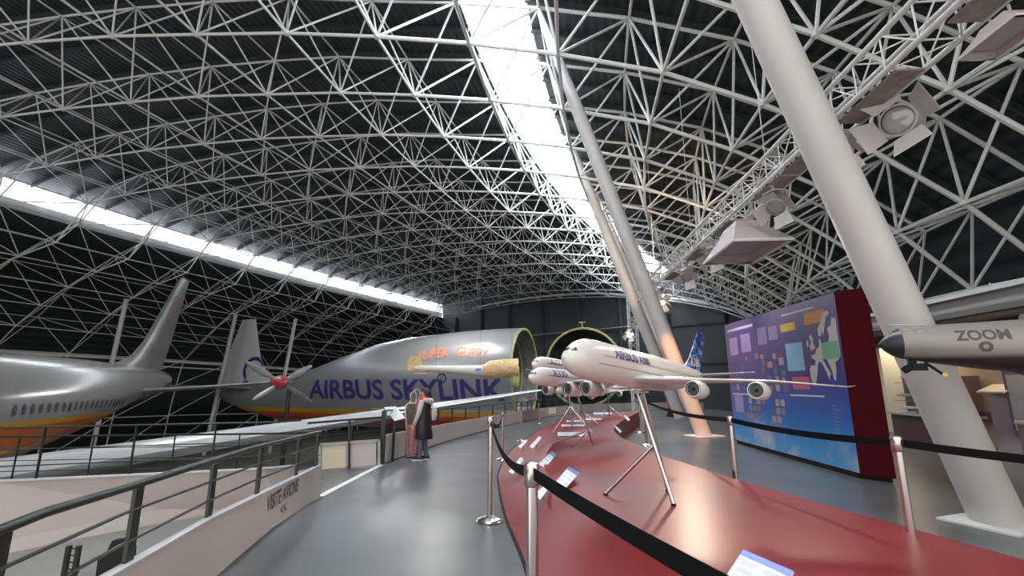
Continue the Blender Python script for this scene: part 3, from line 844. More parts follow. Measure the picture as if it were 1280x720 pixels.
def on_model(t, L, x, y, z):
    return t.rotation_euler.to_matrix() @ Vector((-x * L, y * L, z * L)) + Vector(t.location)
t8.rotation_euler[1] = TILT
stand = thing('display_stand', 'steel tripod stand carrying the largest white airliner model', 'stand', (1.12, 4.1, HD))
c8 = on_model(t8, L8, .42, 0, -.064)
f1, f2, f3 = atz(842, 632, HD), atz(835, 614, HD), atz(757, 619, HD)
ta, tb = c8 + Vector((-.03, -.03, 0)), c8 + Vector((.03, .03, 0))
for a_, b_ in ((ta, f1), (tb, f2)):
    tripod_leg(a_, b_ + Vector((0, 0, .012)), .0165).build('leg', M['chrome'], stand, True, True)
j = ta + (f1 - ta) * .50
tripod_leg(j, f3 + Vector((0, 0, .012)), .0165).build('leg', M['chrome'], stand, True, True)
for f_ in (f1, f2, f3): MB().lathe([(.02, 0), (.02, .014), (.012, .02)], f_, n=14).build('foot', M['black'], stand, True, True)
MB().box(c8 + Vector((0, 0, -.012)), (.14, .1, .02), .8).build('top_plate', M['chrome'], stand, world=True)
# second post pair seen behind (back legs of the stand)

# smaller models behind
def small_model(nose, hdeg, L, label, text, twin=True, four=False):
    h = Vector((math.cos(hdeg), math.sin(hdeg), 0)); tail = nose - h * L
    eng = [(.36, .155, -.055, .026, .085, -.02)] + ([(.47, .29, -.042, .026, .08, -.008)] if four else [])
    t, B, fu, fi = model_airliner(nose, tail, L, TWIN, label,
        [(.03, .34, .17, -.03, .12), (.12, .40, .12, -.022, .11), (.26, .49, .07, -.008, .1), (.46, .62, .03, .014, .09)], eng,
        [(.035, .80, .14), (.07, .86, .1), (.16, .94, .05)], [(.02, .88, .09, .02), (.15, .96, .035, .03)], {'cock': .006})
    t.rotation_euler[1] = math.radians(-2.5)
    window_row(t, B, L, .1, .8, .004, .011, .005, .006, M['glassdark'])
    text_on('side_lettering', text, M['navy'], t, (-.20 * L, 0, .017 * L), (-1, 0, 0), (0, 0, 1), .05 * L, .003, B, (0, 1, 0), .003, width=.13 * L, sub=2)
    return t
def small_stand(t, L, feet, label, split=.55):
    c = on_model(t, L, .43, 0, -.046)
    s_ = thing('display_stand', label, 'stand', (c.x, c.y, HD))
    jn = None
    for i, f_ in enumerate(feet):
        top = c + Vector(((i - 1) * .02, (i - 1) * .02, 0))
        if i == 0: tripod_leg(top, f_ + Vector((0, 0, .01)), .014).build('leg', M['chrome'], s_, True, True); jn = top + (f_ - top) * split
        else: tripod_leg(jn, f_ + Vector((0, 0, .01)), .014).build('leg', M['chrome'], s_, True, True)
    MB().box(c + Vector((0, 0, -.008)), (.1, .08, .016)).build('top_plate', M['chrome'], s_, world=True)
    return s_
mA = small_model(Vector((.235, 6.3, 1.445)), math.atan2(-.80, -.62), 2.9, 'smaller white twin-engined model lettered A330, left of the nose of the largest one', 'A330')
small_stand(mA, 2.9, [atz(740.6, 556, HD), atz(694, 553.5, HD), atz(715, 559, HD)], 'steel tripod stand under the white model lettered A330', .75)
mB = small_model(Vector((.36, 8.1, 1.69)), math.atan2(-.82, -.57), 3.0, 'white model lettered A350 just above and behind the A330 model', 'A350')
small_stand(mB, 3.0, [Vector((1.15, 9.2, HD)), Vector((.75, 9.0, HD)), Vector((1.5, 8.9, HD))], 'steel stand under the white model lettered A350')
mC = small_model(Vector((1.0, 10.6, 1.22)), math.atan2(-.8, -.6), 2.4, 'low white model behind the stand of the A330 model', 'A320')
small_stand(mC, 2.4, [Vector((1.7, 11.5, HD)), Vector((1.4, 11.3, HD)), Vector((2.0, 11.3, HD))], 'low steel stand under the white model behind the A330 stand')
mD = small_model(Vector((2.1, 12.8, 1.25)), math.atan2(-.8, -.6), 2.6, 'farthest white model near the end of the red podium', 'A310')
small_stand(mD, 2.6, [Vector((2.8, 13.8, HD)), Vector((2.5, 13.5, HD)), Vector((3.1, 13.5, HD))], 'low steel stand under the farthest white model')

# ------------------------------------------------------------------ tilted caption signs on the podium
def sign(name, pts, lb, header=0.16, group=None, legs=True, rows_=3, hside=0):
    """pts: four world corners (a, b along the header edge; c, d opposite)"""
    a, b, c, d = [Vector(p) for p in pts]
    cen = (a + b + c + d) / 4; n = (b - a).cross(d - a).normalized()
    if n.z < 0: n = -n
    t = thing('caption_sign', lb, 'caption sign', (cen.x, cen.y, podz(cen.x, cen.y)), group=group)
    MB().prism([a, b, c, d], -n * .006).build('board', M['white'], t, world=True)
    u = d - a; v = b - a; e = n * .0012
    q = lambda s_, t_: a + v * s_ + u * t_ + e
    h = MB(); h.add([q(0, 0), q(1, 0), q(1, header), q(0, header)], [(0, 1, 2, 3)]); h.build('header_band', M['bluestripe'], t, world=True)
    tx = MB(); random.seed(int(abs(cen.x * 1000)))
    for i in range(rows_):
        t0 = header + .08 + (1 - header - .12) * i / rows_; hh = (1 - header) / rows_ * .5
        for (s0, s1) in ((.08, .46), (.54, .92)):
            for kk in range(3):
                tt = t0 + hh * kk / 3; tx.add([q(s0, tt), q(s0 + (s1 - s0) * random.uniform(.7, 1), tt), q(s0 + (s1 - s0) * .9, tt + hh * .13), q(s0, tt + hh * .13)], [(0, 1, 2, 3)])
    o_ = tx.build('printed_text', M['greytext'], t, world=True); o_['kind'] = 'stuff'
    if legs:
        MB().tube(Vector((cen.x, cen.y, podz(cen.x, cen.y))), cen - n * .006, .008, n=8).build('support', M['chrome'], t, True, True)
    return t
def sgn_px(corners, zs, lb, **k):
    return sign('s', [atz(px, py, z) for (px, py), z in zip(corners, zs)], lb, **k)
sgn_px([(929, 687), (992, 714), (975, 760), (898, 735)], [.62, .62, .52, .52], 'nearest tilted caption sign with blue header at the bottom edge of the photo', header=.14, rows_=4)
sgn_px([(711, 583), (724, 591), (706, 611), (695, 602)], [.50, .50, .44, .44], 'caption sign with blue header touching the black belt, right of the nearest barrier post', header=.2)
sgn_px([(682, 606), (687, 609), (675, 624), (667, 618)], [.40, .40, .36, .36], 'small white caption sign just under the black belt, left of the blue-headed one', header=.02)
sgn_px([(690, 563.5), (695, 568), (681, 585), (673, 580)], [.46, .46, .41, .41], 'small caption sign with blue top above the nearest barrier post head', header=.22)
sgn_px([(651, 571), (655, 574), (641, 592), (636, 589)], [.26, .26, .2, .2], 'narrow white caption sign on the sloping podium edge beside the belt', header=.02)
sgn_px([(674, 545), (677, 547), (666, 560), (662, 558)], [.38, .38, .34, .34], 'narrow white caption sign farther up the podium, above the small blue-topped one', header=.02)
sgn_px([(657, 549), (660, 551), (651, 560), (648, 558)], [.16, .16, .12, .12], 'narrow white caption sign at the left podium rim, farthest of the narrow ones', header=.02)
sgn_px([(697, 540), (735, 540), (733, 544.5), (697, 544.5)], [.46, .46, .44, .44], 'flat white caption strip beneath the A330 model stand', header=.02)
for (x0, x1, y, lb) in ((702, 731, 531.5, 'second pale caption strip behind the A330 model stand'), (708, 730, 526, 'third pale caption strip behind the A330 model stand'), (731, 752, 523.5, 'pale caption strip to the right of the third strip'),
                        (742, 765, 516.5, 'farthest pale caption strip near the podium end')):
    sgn_px([(x0, y - 1), (x1, y - 1), (x1, y + 1.2), (x0, y + 1.2)], [.45, .45, .44, .44], lb, header=.02)
for (c_, lb) in (([(779.5, 519.5), (781.5, 519), (787.5, 524.5), (785, 526)], 'farther of the two slanting white captions by the podium hollow'), ([(768, 533), (770, 532.5), (777, 539), (775, 541)], 'nearer of the two slanting white captions by the podium hollow')):
    sgn_px(c_, [.46, .46, .44, .44], lb, header=.02)

# ------------------------------------------------------------------ exhibition board
PA, PB_, PC = Vector((5.13, 11.15, 0)), Vector((4.98, 7.04, 0)), Vector((5.24, 6.72, 0))
PD = Vector((5.75, 11.0, 0)); ZT = 2.73
board = thing('exhibition_board', 'big free-standing exhibition board, purple and blue printed face, dark red end', 'exhibition board', (5.2, 9, 0))
MB().prism([PA + Vector((0, 0, .06)), PB_ + Vector((0, 0, .06)), PC + Vector((0, 0, .06)), PD + Vector((0, 0, .06))], (0, 0, ZT - .06)).build('body', M['darkred'], board, world=True)
MB().prism([p + (Vector((5.3, 9, 0)) - p) * .03 for p in (PA, PB_, PC, PD)], (0, 0, .06)).build('plinth', M['black'], board, world=True)
bu = (PB_ - PA); BL = bu.length; bu.normalize(); bn = Vector((bu.y, -bu.x, 0))
if bn.x > 0: bn = -bn
def bp(u, v, e=.004): return PA + bu * (u * BL) + Vector((0, 0, .08 + v * (ZT - .09))) + bn * e
def face_mat():
    m = bpy.data.materials.new('printed_sky_gradient'); m.use_nodes = True; nt = m.node_tree; b = nt.nodes['Principled BSDF']; b.inputs['Roughness'].default_value = .28
    tc = nt.nodes.new('ShaderNodeTexCoord'); sp = nt.nodes.new('ShaderNodeSeparateXYZ'); nt.links.new(tc.outputs['Object'], sp.inputs[0])
    mr = nt.nodes.new('ShaderNodeMapRange'); mr.inputs['From Min'].default_value = 0.0; mr.inputs['From Max'].default_value = 2.7; nt.links.new(sp.outputs['Z'], mr.inputs['Value'])
    r = nt.nodes.new('ShaderNodeValToRGB'); e = r.color_ramp.elements
    e[0].position = 0; e[0].color = (.05, .28, .52, 1); e[1].position = 1; e[1].color = (.085, .055, .17, 1)
    for p, c in ((.2, (.03, .17, .42, 1)), (.32, (.02, .09, .31, 1)), (.5, (.04, .04, .2, 1)), (.75, (.07, .045, .16, 1))):
        x = e.new(p); x.color = c
    nt.links.new(mr.outputs[0], r.inputs['Fac'])
    n = nt.nodes.new('ShaderNodeTexNoise'); n.inputs['Scale'].default_value = 1.6; n.inputs['Detail'].default_value = 7; nt.links.new(tc.outputs['Object'], n.inputs['Vector'])
    mz = nt.nodes.new('ShaderNodeMapRange'); mz.inputs['From Min'].default_value = .75; mz.inputs['From Max'].default_value = .0; nt.links.new(sp.outputs['Z'], mz.inputs['Value'])
    ml = nt.nodes.new('ShaderNodeMath'); ml.operation = 'MULTIPLY'; 
    cr = nt.nodes.new('ShaderNodeValToRGB'); cr.color_ramp.elements[0].position = .45; cr.color_ramp.elements[1].position = .68
    nt.links.new(n.outputs['Fac'], cr.inputs['Fac']); nt.links.new(cr.outputs[0], ml.inputs[0]); nt.links.new(mz.outputs[0], ml.inputs[1])
    mx = nt.nodes.new('ShaderNodeMix'); mx.data_type = 'RGBA'; nt.links.new(ml.outputs[0], mx.inputs[0]); nt.links.new(r.outputs[0], mx.inputs[6]); mx.inputs[7].default_value = (.62, .5, .42, 1)
    nt.links.new(mx.outputs[2], b.inputs['Base Color'])
    return m
fo_ = MB().add([bp(0, 0, .002), bp(1, 0, .002), bp(1, 1, .002), bp(0, 1, .002)], [(0, 1, 2, 3)]).build('printed_face', face_mat(), board, world=True)
def patch(u0, v0, u1, v1, m, name='printed_picture', sk=0.0, e=.005):
    return MB().add([bp(u0, v0, e), bp(u1, v0 + sk, e), bp(u1, v1 + sk, e), bp(u0, v1, e)], [(0, 1, 2, 3)]).build(name, m, fo_, org=wloc(fo_))
def flat(n_, c): return mat(n_, c, .5)
for (u0, v0, u1, v1, c, n_) in ((.60, .83, .72, .885, (.55, .38, .05), 'yellow_note'), (.79, .845, .93, .92, (.5, .2, .05), 'orange_note'), (.625, .56, .755, .745, (.2, .4, .52), 'light_blue_note'),
                               (.65, .44, .775, .52, (.45, .08, .13), 'red_note')):
    patch(u0, v0, u1, v1, flat(n_, c), 'map_note')
# map of Europe
ue = lambda L_: [(.79 + .195 * x, .455 + .36 * y) for x, y in L_]
for L_ in ([(0, .12), (-.02, .3), (.04, .37), (.2, .37), (.22, .46), (.1, .5), (.12, .55), (.22, .55), (.3, .64), (.4, .68), (.42, .8), (.48, .8), (.47, .7), (.6, .73), (.72, .74), (.76, .86), (.72, .95), (.85, 1.0), (.9, 1.12), (1.02, 1.1), (1.02, .5), (.92, .42), (.84, .4), (.84, .26), (.78, .1), (.74, .12), (.7, .28), (.62, .42), (.52, .52), (.46, .46), (.58, .32), (.68, .2), (.62, .2), (.6, .1), (.52, .26), (.42, .4), (.33, .43), (.28, .36), (.22, .2), (.14, .05), (.04, .03)],
           [(.42, .86), (.5, .84), (.54, .92), (.6, .86), (.66, 1.0), (.72, 1.14), (.86, 1.2), (.8, 1.26), (.66, 1.22), (.54, 1.08), (.42, .98)],
           [(.1, .62), (.28, .66), (.22, .76), (.24, .84), (.16, .92), (.1, .86), (.14, .76), (.08, .7)], [(-.02, .7), (.05, .7), (.06, .8), (0, .82)]):
    eu = ue(L_); MB().add([bp(u, v, .006) for u, v in eu], [tuple(range(len(eu)))]).build('map_shape', flat('map_grey', (.42, .41, .38)), fo_, org=wloc(fo_))
patch(.885, .62, .985, .72, flat('green_note', (.13, .33, .2)), 'map_note', e=.008)
random.seed(3)
cols_ = [(.3, .25, .35), (.45, .3, .25), (.12, .2, .3), (.5, .45, .45), (.2, .12, .2), (.1, .3, .4), (.35, .2, .12), (.2, .2, .3), (.55, .4, .3)]
for (u, v, w_, h_) in ((.05, .72, .10, .15), (.19, .73, .11, .15), (.38, .77, .09, .13), (.49, .79, .08, .10), (.05, .24, .10, .15)):
    patch(u, v, u + w_, v + h_, flat('lilac_text_block', (.27, .21, .36)), 'text_block')
k = 0
for r_ in range(5):
    for c_ in range(10):
        u = .04 + c_ * .058 + random.uniform(-.008, .008); v = .42 + r_ * .06 + random.uniform(-.008, .008)
        if random.random() < .22: continue
        k += 1; cc = cols_[random.randrange(9)]
        patch(u, v, u + random.uniform(.022, .045), v + random.uniform(.03, .055), flat('picture_%d' % cols_.index(cc), tuple(.6 * q for q in cc)))
for c_ in range(9):
    for r_ in range(3):
        if random.random() < .3: continue
        cc = cols_[random.randrange(9)]; u = .17 + c_ * .045; v = .2 + r_ * .06
        patch(u, v, u + .034, v + .045, flat('picture_%d' % cols_.index(cc), cc))
for (u0, u1, v, n_) in ((.03, .34, .925, .022), (.62, .86, .94, .012), (.03, .3, .385, .012), (.62, .86, .395, .01)):
    patch(u0, v, u1, v + n_, flat('white_heading', (.5, .48, .52)), 'heading_line')
tl = MB()
for k in range(9): tl.add([bp(.90 + 0, .17 + k * .022, .006), bp(.90 + random.uniform(.02, .05), .17 + k * .022, .006), bp(.93, .175 + k * .022, .006), bp(.90, .175 + k * .022, .006)], [(0, 1, 2, 3)])
tl.build('text_block', flat('lilac_text_block', (.27, .21, .36)), fo_, org=wloc(fo_))

# ------------------------------------------------------------------ grey jet nose at right
jd = Vector((.93, -.36, 0)).normalized(); jn = atz(1097, 431, 1.60)
jn = aty(1098, 431, 4.15)
jet = thing('model_jet', 'weathered grey jet forward fuselage with black nose cone, entering from the right edge', 'model airplane', (jn.x, jn.y, jn.z), math.atan2(-jd.y, -jd.x))
jprof = [(0.0, .004, .004, -.004), (.01, .02, .02, -.022), (.04, .05, .055, -.06), (.09, .09, .105, -.10), (.15, .115, .14, -.125), (.22, .125, .152, -.14), (.4, .145, .16, -.175), (.7, .175, .168, -.225), (1.0, .20, .18, -.26), (1.4, .22, .2, -.29), (2.0, .24, .24, -.31), (2.6, .24, .25, -.31)]
jb = MB(); jb.loft([ring(-x, w, zt, zb, 32) for x, w, zt, zb in jprof if x >= .15]); JB = bvh(jb)
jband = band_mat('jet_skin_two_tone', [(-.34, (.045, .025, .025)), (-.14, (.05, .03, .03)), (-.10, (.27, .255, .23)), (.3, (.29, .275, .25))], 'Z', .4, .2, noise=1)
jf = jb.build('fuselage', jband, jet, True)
MB().loft([ring(-x, w, zt, zb, 32) for x, w, zt, zb in jprof if x <= .15]).build('nose_cone', M['jetcone'], jet, True)
MB().tube((.0, 0, 0), (.05, 0, -.002), .004, .002, n=8).build('probe', M['black'], jet, True)
MB().tube((-.33, .02, .16), (.02, .02, .185), .005, .002, n=8).build('probe', M['lip'], jet, True)
cg = MB()
for x, dz in ((-.2, .0), (-.28, .008), (-.36, .01)):
    pts = []
    for dx, zz in ((-.03, .09), (.03, .085), (.025, .125), (-.03, .13)):
        h = JB.ray_cast(Vector((x + dx, 2, zz + dz)), Vector((0, -1, 0))); pts.append(h[0] + Vector((0, .002, 0)) if h[0] is not None else Vector((x + dx, .06, zz)))
    cg.add(pts, [(0, 1, 2, 3)])
cg.build('cockpit_glazing', mat('milky_canopy', (.42, .43, .42), .2), jet)
SIDE = 1   # port side of the jet faces the viewer
sdir = Vector((0, 1, 0))
text_on('side_lettering', 'ZOOM', M['jetmark'], jet, (-.66, 0, .045), (-1, 0, 0), (0, 0, 1), .115, .004, JB, (0, 1, 0), .002, width=.34, sub=2)
text_on('side_lettering', 'O', M['jetmark'], jet, (-.66, 0, -.05), (-1, 0, 0), (0, 0, 1), .10, .008, JB, (0, 1, 0), .002, sub=2)
for x, r0 in ((-1.0, .0),):
    i = 9; MB().loft([[p * 1.0 + (p - Vector((p.x, 0, -.03))).normalized() * .004 for p in ring(x + d, .201, .181, -.261, 32)] for d in (0, -.04)], cap0=False, cap1=False).build('yellow_strap', M['yellow'], jet, True)
MB().loft([ring(-1.0, .05, .22, .12, 16), ring(-1.3, .07, .27, .12, 16), ring(-2.0, .08, .3, .12, 16)]).build('dorsal_spine', M['jetgrey'], jet, True)
MB().loft([ring(-.9, .06, -.2, -.26, 16), ring(-1.1, .12, -.2, -.33, 16), ring(-2.4, .14, -.2, -.38, 16)]).build('belly_fairing', M['jetdark'], jet, True)
ng = MB(); ng.box((-.22, 0, -.17), (.05, .05, .1)); ng.tube((-.2, .0, -.2), (-.15, 0, -.23), .03, n=12); ng.box((-.26, .03, -.2), (.1, .02, .06)); ng.tube((-.3, .02, -.16), (-.4, .04, -.26), .012, n=8)
ng.build('nose_gear', M['black'], jet)
MB().lathe([(.0, -.01), (.018, -.01), (.018, .01), (0, .01)], (-.41, .045, -.265), (0, 1, 0), 12).build('gear_cap', M['yellow'], jet, True)
js = thing('display_stand', 'dark column carrying the grey jet nose beyond the right edge', 'stand', (0, 0, 0))
pj = Matrix.Rotation(jet.rotation_euler[2], 3, 'Z') @ Vector((-2.3, 0, -.36)) + Vector(jet.location); js.location = (pj.x, pj.y, 0)
MB().lathe([(.3, 0), (.3, .03), (.06, .05), (.05, pj.z)], (0, 0, 0), n=20).build('column', M['rail'], js, True)

# ------------------------------------------------------------------ silver airliner at far left
def to_local(t, p): return Matrix.Rotation(-t.rotation_euler[2], 3, 'Z') @ (Vector(p) - Vector(t.location))
L3 = 46.0; h3 = Vector((.2, -.98, 0)).normalized()
tail3 = Vector((-20.8 - .2 * 16.7, 16.5 + .98 * 16.7, .2)); nose3 = tail3 + h3 * L3
air = thing('airliner', 'large polished airliner with orange and yellow cheat line at far left', 'airplane', nose3, math.atan2(h3.y, h3.x))
P3_ = [(x, w * 1.2, zt * 1.2, zb * 1.2) for x, w, zt, zb in TWIN[:-2]] + [(.96, .018, .046, .006), (.985, .014, .044, .014), (1.0, .010, .040, .020), (1.004, .004, .034, .026)]
fb3 = fuselage(L3, P3_, 48); B3 = bvh(fb3)
livery = band_mat('airliner_livery', [(-2.6, (.36, .36, .35)), (-1.62, (.62, .33, .02)), (-1.36, (.55, .13, .012)), (-.5, (.62, .34, .03)), (-.28, (.33, .33, .325)), (2.9, (.33, .33, .325))], 'Z', .22, .5)
nt = livery.node_tree
nz = nt.nodes.new('ShaderNodeTexNoise'); nz.inputs['Scale'].default_value = .8; nz.inputs['Detail'].default_value = 6
tc_ = nt.nodes.new('ShaderNodeTexCoord'); nt.links.new(tc_.outputs['Object'], nz.inputs['Vector'])
rr = nt.nodes.new('ShaderNodeMapRange'); rr.inputs['To Min'].default_value = .14; rr.inputs['To Max'].default_value = .22; nt.links.new(nz.outputs['Fac'], rr.inputs['Value'])
nt.links.new(rr.outputs[0], nt.nodes['Principled BSDF'].inputs['Roughness'])
fb3.build('fuselage', livery, air, True)
WM = mat('cabin_window', (.07, .07, .08), .25)
for x0, n_w in ((.32, 30), (.66, 20)):
    for k_ in range(n_w):
        xx = x0 + .0098 * k_; mb = MB(); pts = []
        for q_ in range(10):
            a = 2 * PI * q_ / 10; h = B3.ray_cast(Vector((-(xx + .0024 * math.cos(a)) * L3, 50, (.0035 + .0047 * math.sin(a)) * L3)), Vector((0, -1, 0)))
            pts.append(h[0] + Vector((0, .02, 0)))
        mb.add(pts, [tuple(range(10))]); mb.build('cabin_window', WM, air)
fin([(z * L3, -x * L3, c * L3) for z, x, c in [(.046, .865, .12), (.062, .905, .088), (.085, .93, .072), (.19, 1.0, .032)]], .1).build('tail_fin', M['alu'], air, True)
wg = MB(); wst = [(-18.3, 9.6, -1.75, 9.2, .13), (-11, 15.6, -.75, 6.6, .12), (-3, 22.0, .35, 3.6, .11), (1.2, 25.4, .93, 1.9, .1), (1.75, 26.0, 1.0, 1.0, .09)]
wg.loft([airfoil(Vector((x, y, z)), c, t_, ax=Vector((.08, 1, 0)).normalized()) for x, y, z, c, t_ in wst])
wg.v = [to_local(air, p) for p in wg.v]
wg.build('wing', mat('wing_pale_grey', (.45, .46, .46), .3, .1), air, True)
en = MB(); ec = to_local(air, (-12.2, 12.6, -2.6)); en.lathe([(1.0, 0), (1.2, .1), (1.3, .8), (1.25, 2.4), (.8, 4.2), (.5, 4.6)], ec, (-1, 0, 0), 28, cap=False)
en.build('engine', M['alu'], air, True)
for sd_ in (1,):
    tp = MB(); base = tail3 + h3 * 4.2
    tp.loft([airfoil(Vector((x, y, z)), c, .1, ax=Vector((.1, 1, 0)).normalized()) for x, y, z, c in ((base.x, base.y - 1.0, .85, 3.6), (base.x + 4.2, base.y + .9, 1.15, 2.5), (base.x + 8.2, base.y + 2.6, 1.5, 1.3))])
    tp.v = [to_local(air, p) for p in tp.v]; tp.build('tailplane', M['alu'], air, True)
lo_ = to_local(air, tail3 + Vector((0, 0, 0)))
bf3 = bvh(fin([(z * L3, -x * L3, c * L3) for z, x, c in [(.046, .865, .12), (.062, .905, .088), (.085, .93, .072), (.19, 1.0, .032)]], .1))
for ro, ri, cc, nm in ((.62, .46, (.4, .2, .16), 'fin_emblem'), (.30, .14, (.4, .2, .16), 'fin_emblem')):
    mb = MB(); c0 = Vector((-1.0 * L3 + .2, 0, .145 * L3)); pts = []
    for k in range(24):
        a = 2 * PI * k / 24
        for r in (ri, ro):
            p = c0 + Vector((math.cos(a) * r, 0, math.sin(a) * r)); h = bf3.ray_cast(p + Vector((0, 5, 0)), Vector((0, -1, 0)))
            pts.append(h[0] + Vector((0, .01, 0)) if h[0] is not None else p + Vector((0, .15, 0)))
    mb.add(pts, [(2 * k, 2 * k + 1, (2 * k + 3) % 48, (2 * k + 2) % 48) for k in range(24)]); mb.build(nm, mat('emblem_red', cc, .4), air)
# landing gear so that the airliner stands on the hall floor
gr = MB()
for x in (.16, .52):
    for y in ((0,) if x < .3 else (-2.6, 2.6)):
        gr.tube((-x * L3, y, -1.6), (-x * L3, y, -4.8), .13, n=10)
        for dy in (-.3, .3): gr.lathe([(.0, -.14), (.5, -.14), (.55, 0), (.5, .14), (0, .14)], (-x * L3, y + dy, -4.75), (0, 1, 0), 20)
gr.build('landing_gear', M['gunmetal'], air, True)

# ------------------------------------------------------------------ bulbous transport, nose opened
hg = Vector((.952, -.307, 0)).normalized(); og = Vector((1.0, 37.0, 0))
gup = thing('transport_airplane', 'huge silver bulbous transport with navy and orange lettering and its front end open', 'airplane', og, math.atan2(hg.y, hg.x))
gsec = [(0, 3.75, 5.7, -2.3), (-2, 3.78, 5.7, -2.35), (-5, 3.78, 5.6, -2.35), (-9.75, 3.7, 5.25, -2.3), (-12.9, 3.4, 4.8, -2.25), (-16.3, 2.9, 3.8, -2.2), (-19.8, 2.3, 2.7, -2.15), (-23.5, 1.85, 1.7, -1.85), (-27, 1.35, 1.3, -1.25), (-30, .75, 1.15, -.4), (-31.5, .25, 1.0, .3)]
def gring(x, w, zt, zb, n=56, k=1.0):
    out = []
    zc = (zt + zb) / 2 + (zt - zb) * .06
    for i in range(n):
        a = 2 * PI * i / n; c, s = math.cos(a), math.sin(a)
        hh = (zt - zc) if s > 0 else (zc - zb)
        ww = w * (1 if s > 0 else (1 - .16 * (-s)))
        out.append(Vector((x, c * ww * k, zc + s * hh * k)))
    return out
gb = MB(); gb.loft([gring(*r) for r in gsec], cap0=False); BG = bvh(gb)
gliv = band_mat('transport_livery', [(-2.6, (.1, .04, .14)), (-1.85, (.4, .03, .04)), (-1.45, (.6, .11, .02)), (-1.1, (.62, .33, .03)), (-.7, (.27, .275, .29)), (6, (.27, .275, .29))], 'Z', .33, .25)
gb.build('fuselage', gliv, gup, True)
gi = MB(); gi.loft([gring(x, w - .16, zt - .16, zb + .16) for x, w, zt, zb in gsec[:8]], cap0=False); gi.build('interior_shell', M['primer'], gup, True)
rim = MB(); a_ = gring(*gsec[0]); b_ = gring(0, 3.59, 5.54, -2.14); rim.loft([a_, [p + Vector((.12, 0, 0)) for p in a_], [p + Vector((.12, 0, 0)) for p in b_], b_], cap0=False, cap1=False)
rim.build('door_frame_ring', M['lime'], gup, True)
fl = MB(); fl.box((-6, 0, -.6), (12, 5.4, .12)); fl.build('cargo_floor', M['gallerygrey'], gup)
fr_ = MB()
for x in np.arange(-9, -.4, 1.1):
    r = gring(x, 3.55, 5.45, -2.0, 40) if x > -5 else gring(x, 3.45, 5.0, -2.0, 40)
    fr_.path(r + [r[0]], .06, 4, False)
o_ = fr_.build('frame_hoops', M['lime'], gup, True)
fin([(.9, -23.6, 8.0), (1.9, -25.2, 6.3), (3.8, -26.5, 4.3), (7.6, -27.6, 1.7)], .09).build('tail_fin', mat('fin_white', (.6, .6, .62), .35), gup, True)
bfg = bvh(fin([(.9, -23.6, 8.0), (1.9, -25.2, 6.3), (3.8, -26.5, 4.3), (7.6, -27.6, 1.7)], .09))
mb = MB(); pts = []
for k in range(25):
    a = math.radians(20 + 200 * k / 24)
    for r in (.95, 1.3):
        p = Vector((-27.0 + math.cos(a) * r, 0, 2.6 + math.sin(a) * r)); h = bfg.ray_cast(p + Vector((0, -6, 0)), Vector((0, 1, 0))); pts.append(h[0] + Vector((0, -.02, 0)) if h[0] is not None else p + Vector((0, -.3, 0)))
mb.add(pts, [(2 * k, 2 * k + 1, 2 * k + 3, 2 * k + 2) for k in range(24)]); mb.build('fin_emblem', M['navy'], gup)
mb = MB(); mb.add([h_[0] + Vector((0, -.02, 0)) for h_ in (bfg.ray_cast(Vector((x, -6, z)), Vector((0, 1, 0))) for x, z in ((-28.2, 1.4), (-27.6, 1.4), (-26.2, 3.0), (-26.8, 3.0))) if h_[0] is not None], [(0, 1, 2, 3)])
if len(mb.v) == 4: mb.build('fin_emblem', M['navy'], gup)
for sd_ in (-1, 1):
    wing([(.5, -25.6, 4.0, .9), (6.5, -27.6, 1.9, 1.15)], sd_, .1).build('tailplane', M['alu'], gup, True)
text_on('side_lettering', 'AIRBUS SKYLINK', M['navy'], gup, (-9.4, 0, .82), (1, 0, 0), (0, 0, 1), 2.1, .055, BG, (0, -1, 0), .03, width=17.8, sub=3)
text_on('side_lettering', 'SUPER', M['orange_l'], gup, (-6.3, 0, 3.55), (1, .0, .12), (0, 0, 1), 1.0, .03, BG, (0, -1, 0), .03, width=2.7, sub=2)
text_on('side_lettering', 'GUPPY', M['orange_l'], gup, (-3.1, 0, 3.6), (1, 0, -.12), (0, 0, 1), 1.0, .03, BG, (0, -1, 0), .03, width=2.7, sub=2)
gg = MB()
for x, y in ((-3, 1.6), (-3, -1.6), (-14, 2.2), (-14, -2.2)):
    gg.tube((x, y, -1.9), (x, y, -4.7), .16, n=10); gg.lathe([(0, -.2), (.42, -.2), (.46, 0), (.42, .2), (0, .2)], (x, y, -4.65), (0, 1, 0), 18)
gg.build('landing_gear', M['gunmetal'], gup, True)
# swung-away nose section
ns_ = thing('nose_section', 'swung-open round nose section of the transport, dark inside, behind the large model nose', 'nose section', (6.35, 41.8, -5.1), math.atan2(-.93, -.36))
nsec = [(0, 3.5, 3.4), (-.8, 3.45, 3.4), (-1.8, 3.1, 3.3), (-2.8, 2.4, 3.1), (-3.4, 1.6, 3.0), (-3.7, .5, 2.95)]
def nring(x, r, zc, k=0): return [Vector((x, math.cos(2 * PI * i / 48) * (r - k), 5.1 + zc - .55 + math.sin(2 * PI * i / 48) * (r - k))) for i in range(48)]
MB().loft([nring(*s_) for s_ in nsec], cap0=False).build('shell', M['guppy'], ns_, True)
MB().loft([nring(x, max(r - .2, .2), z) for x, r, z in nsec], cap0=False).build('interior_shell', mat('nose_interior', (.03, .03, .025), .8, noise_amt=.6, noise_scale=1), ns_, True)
MB().loft([nring(0, 3.5, 3.4), nring(.12, 3.5, 3.4), nring(.12, 3.32, 3.4), nring(0, 3.32, 3.4)], cap0=False, cap1=False).build('door_frame_ring', M['lime'], ns_, True)
MB().box((-1.2, 0, 5.1 + 1.2), (2.2, 4.8, .12)).build('cockpit_floor', M['gallerygrey'], ns_)
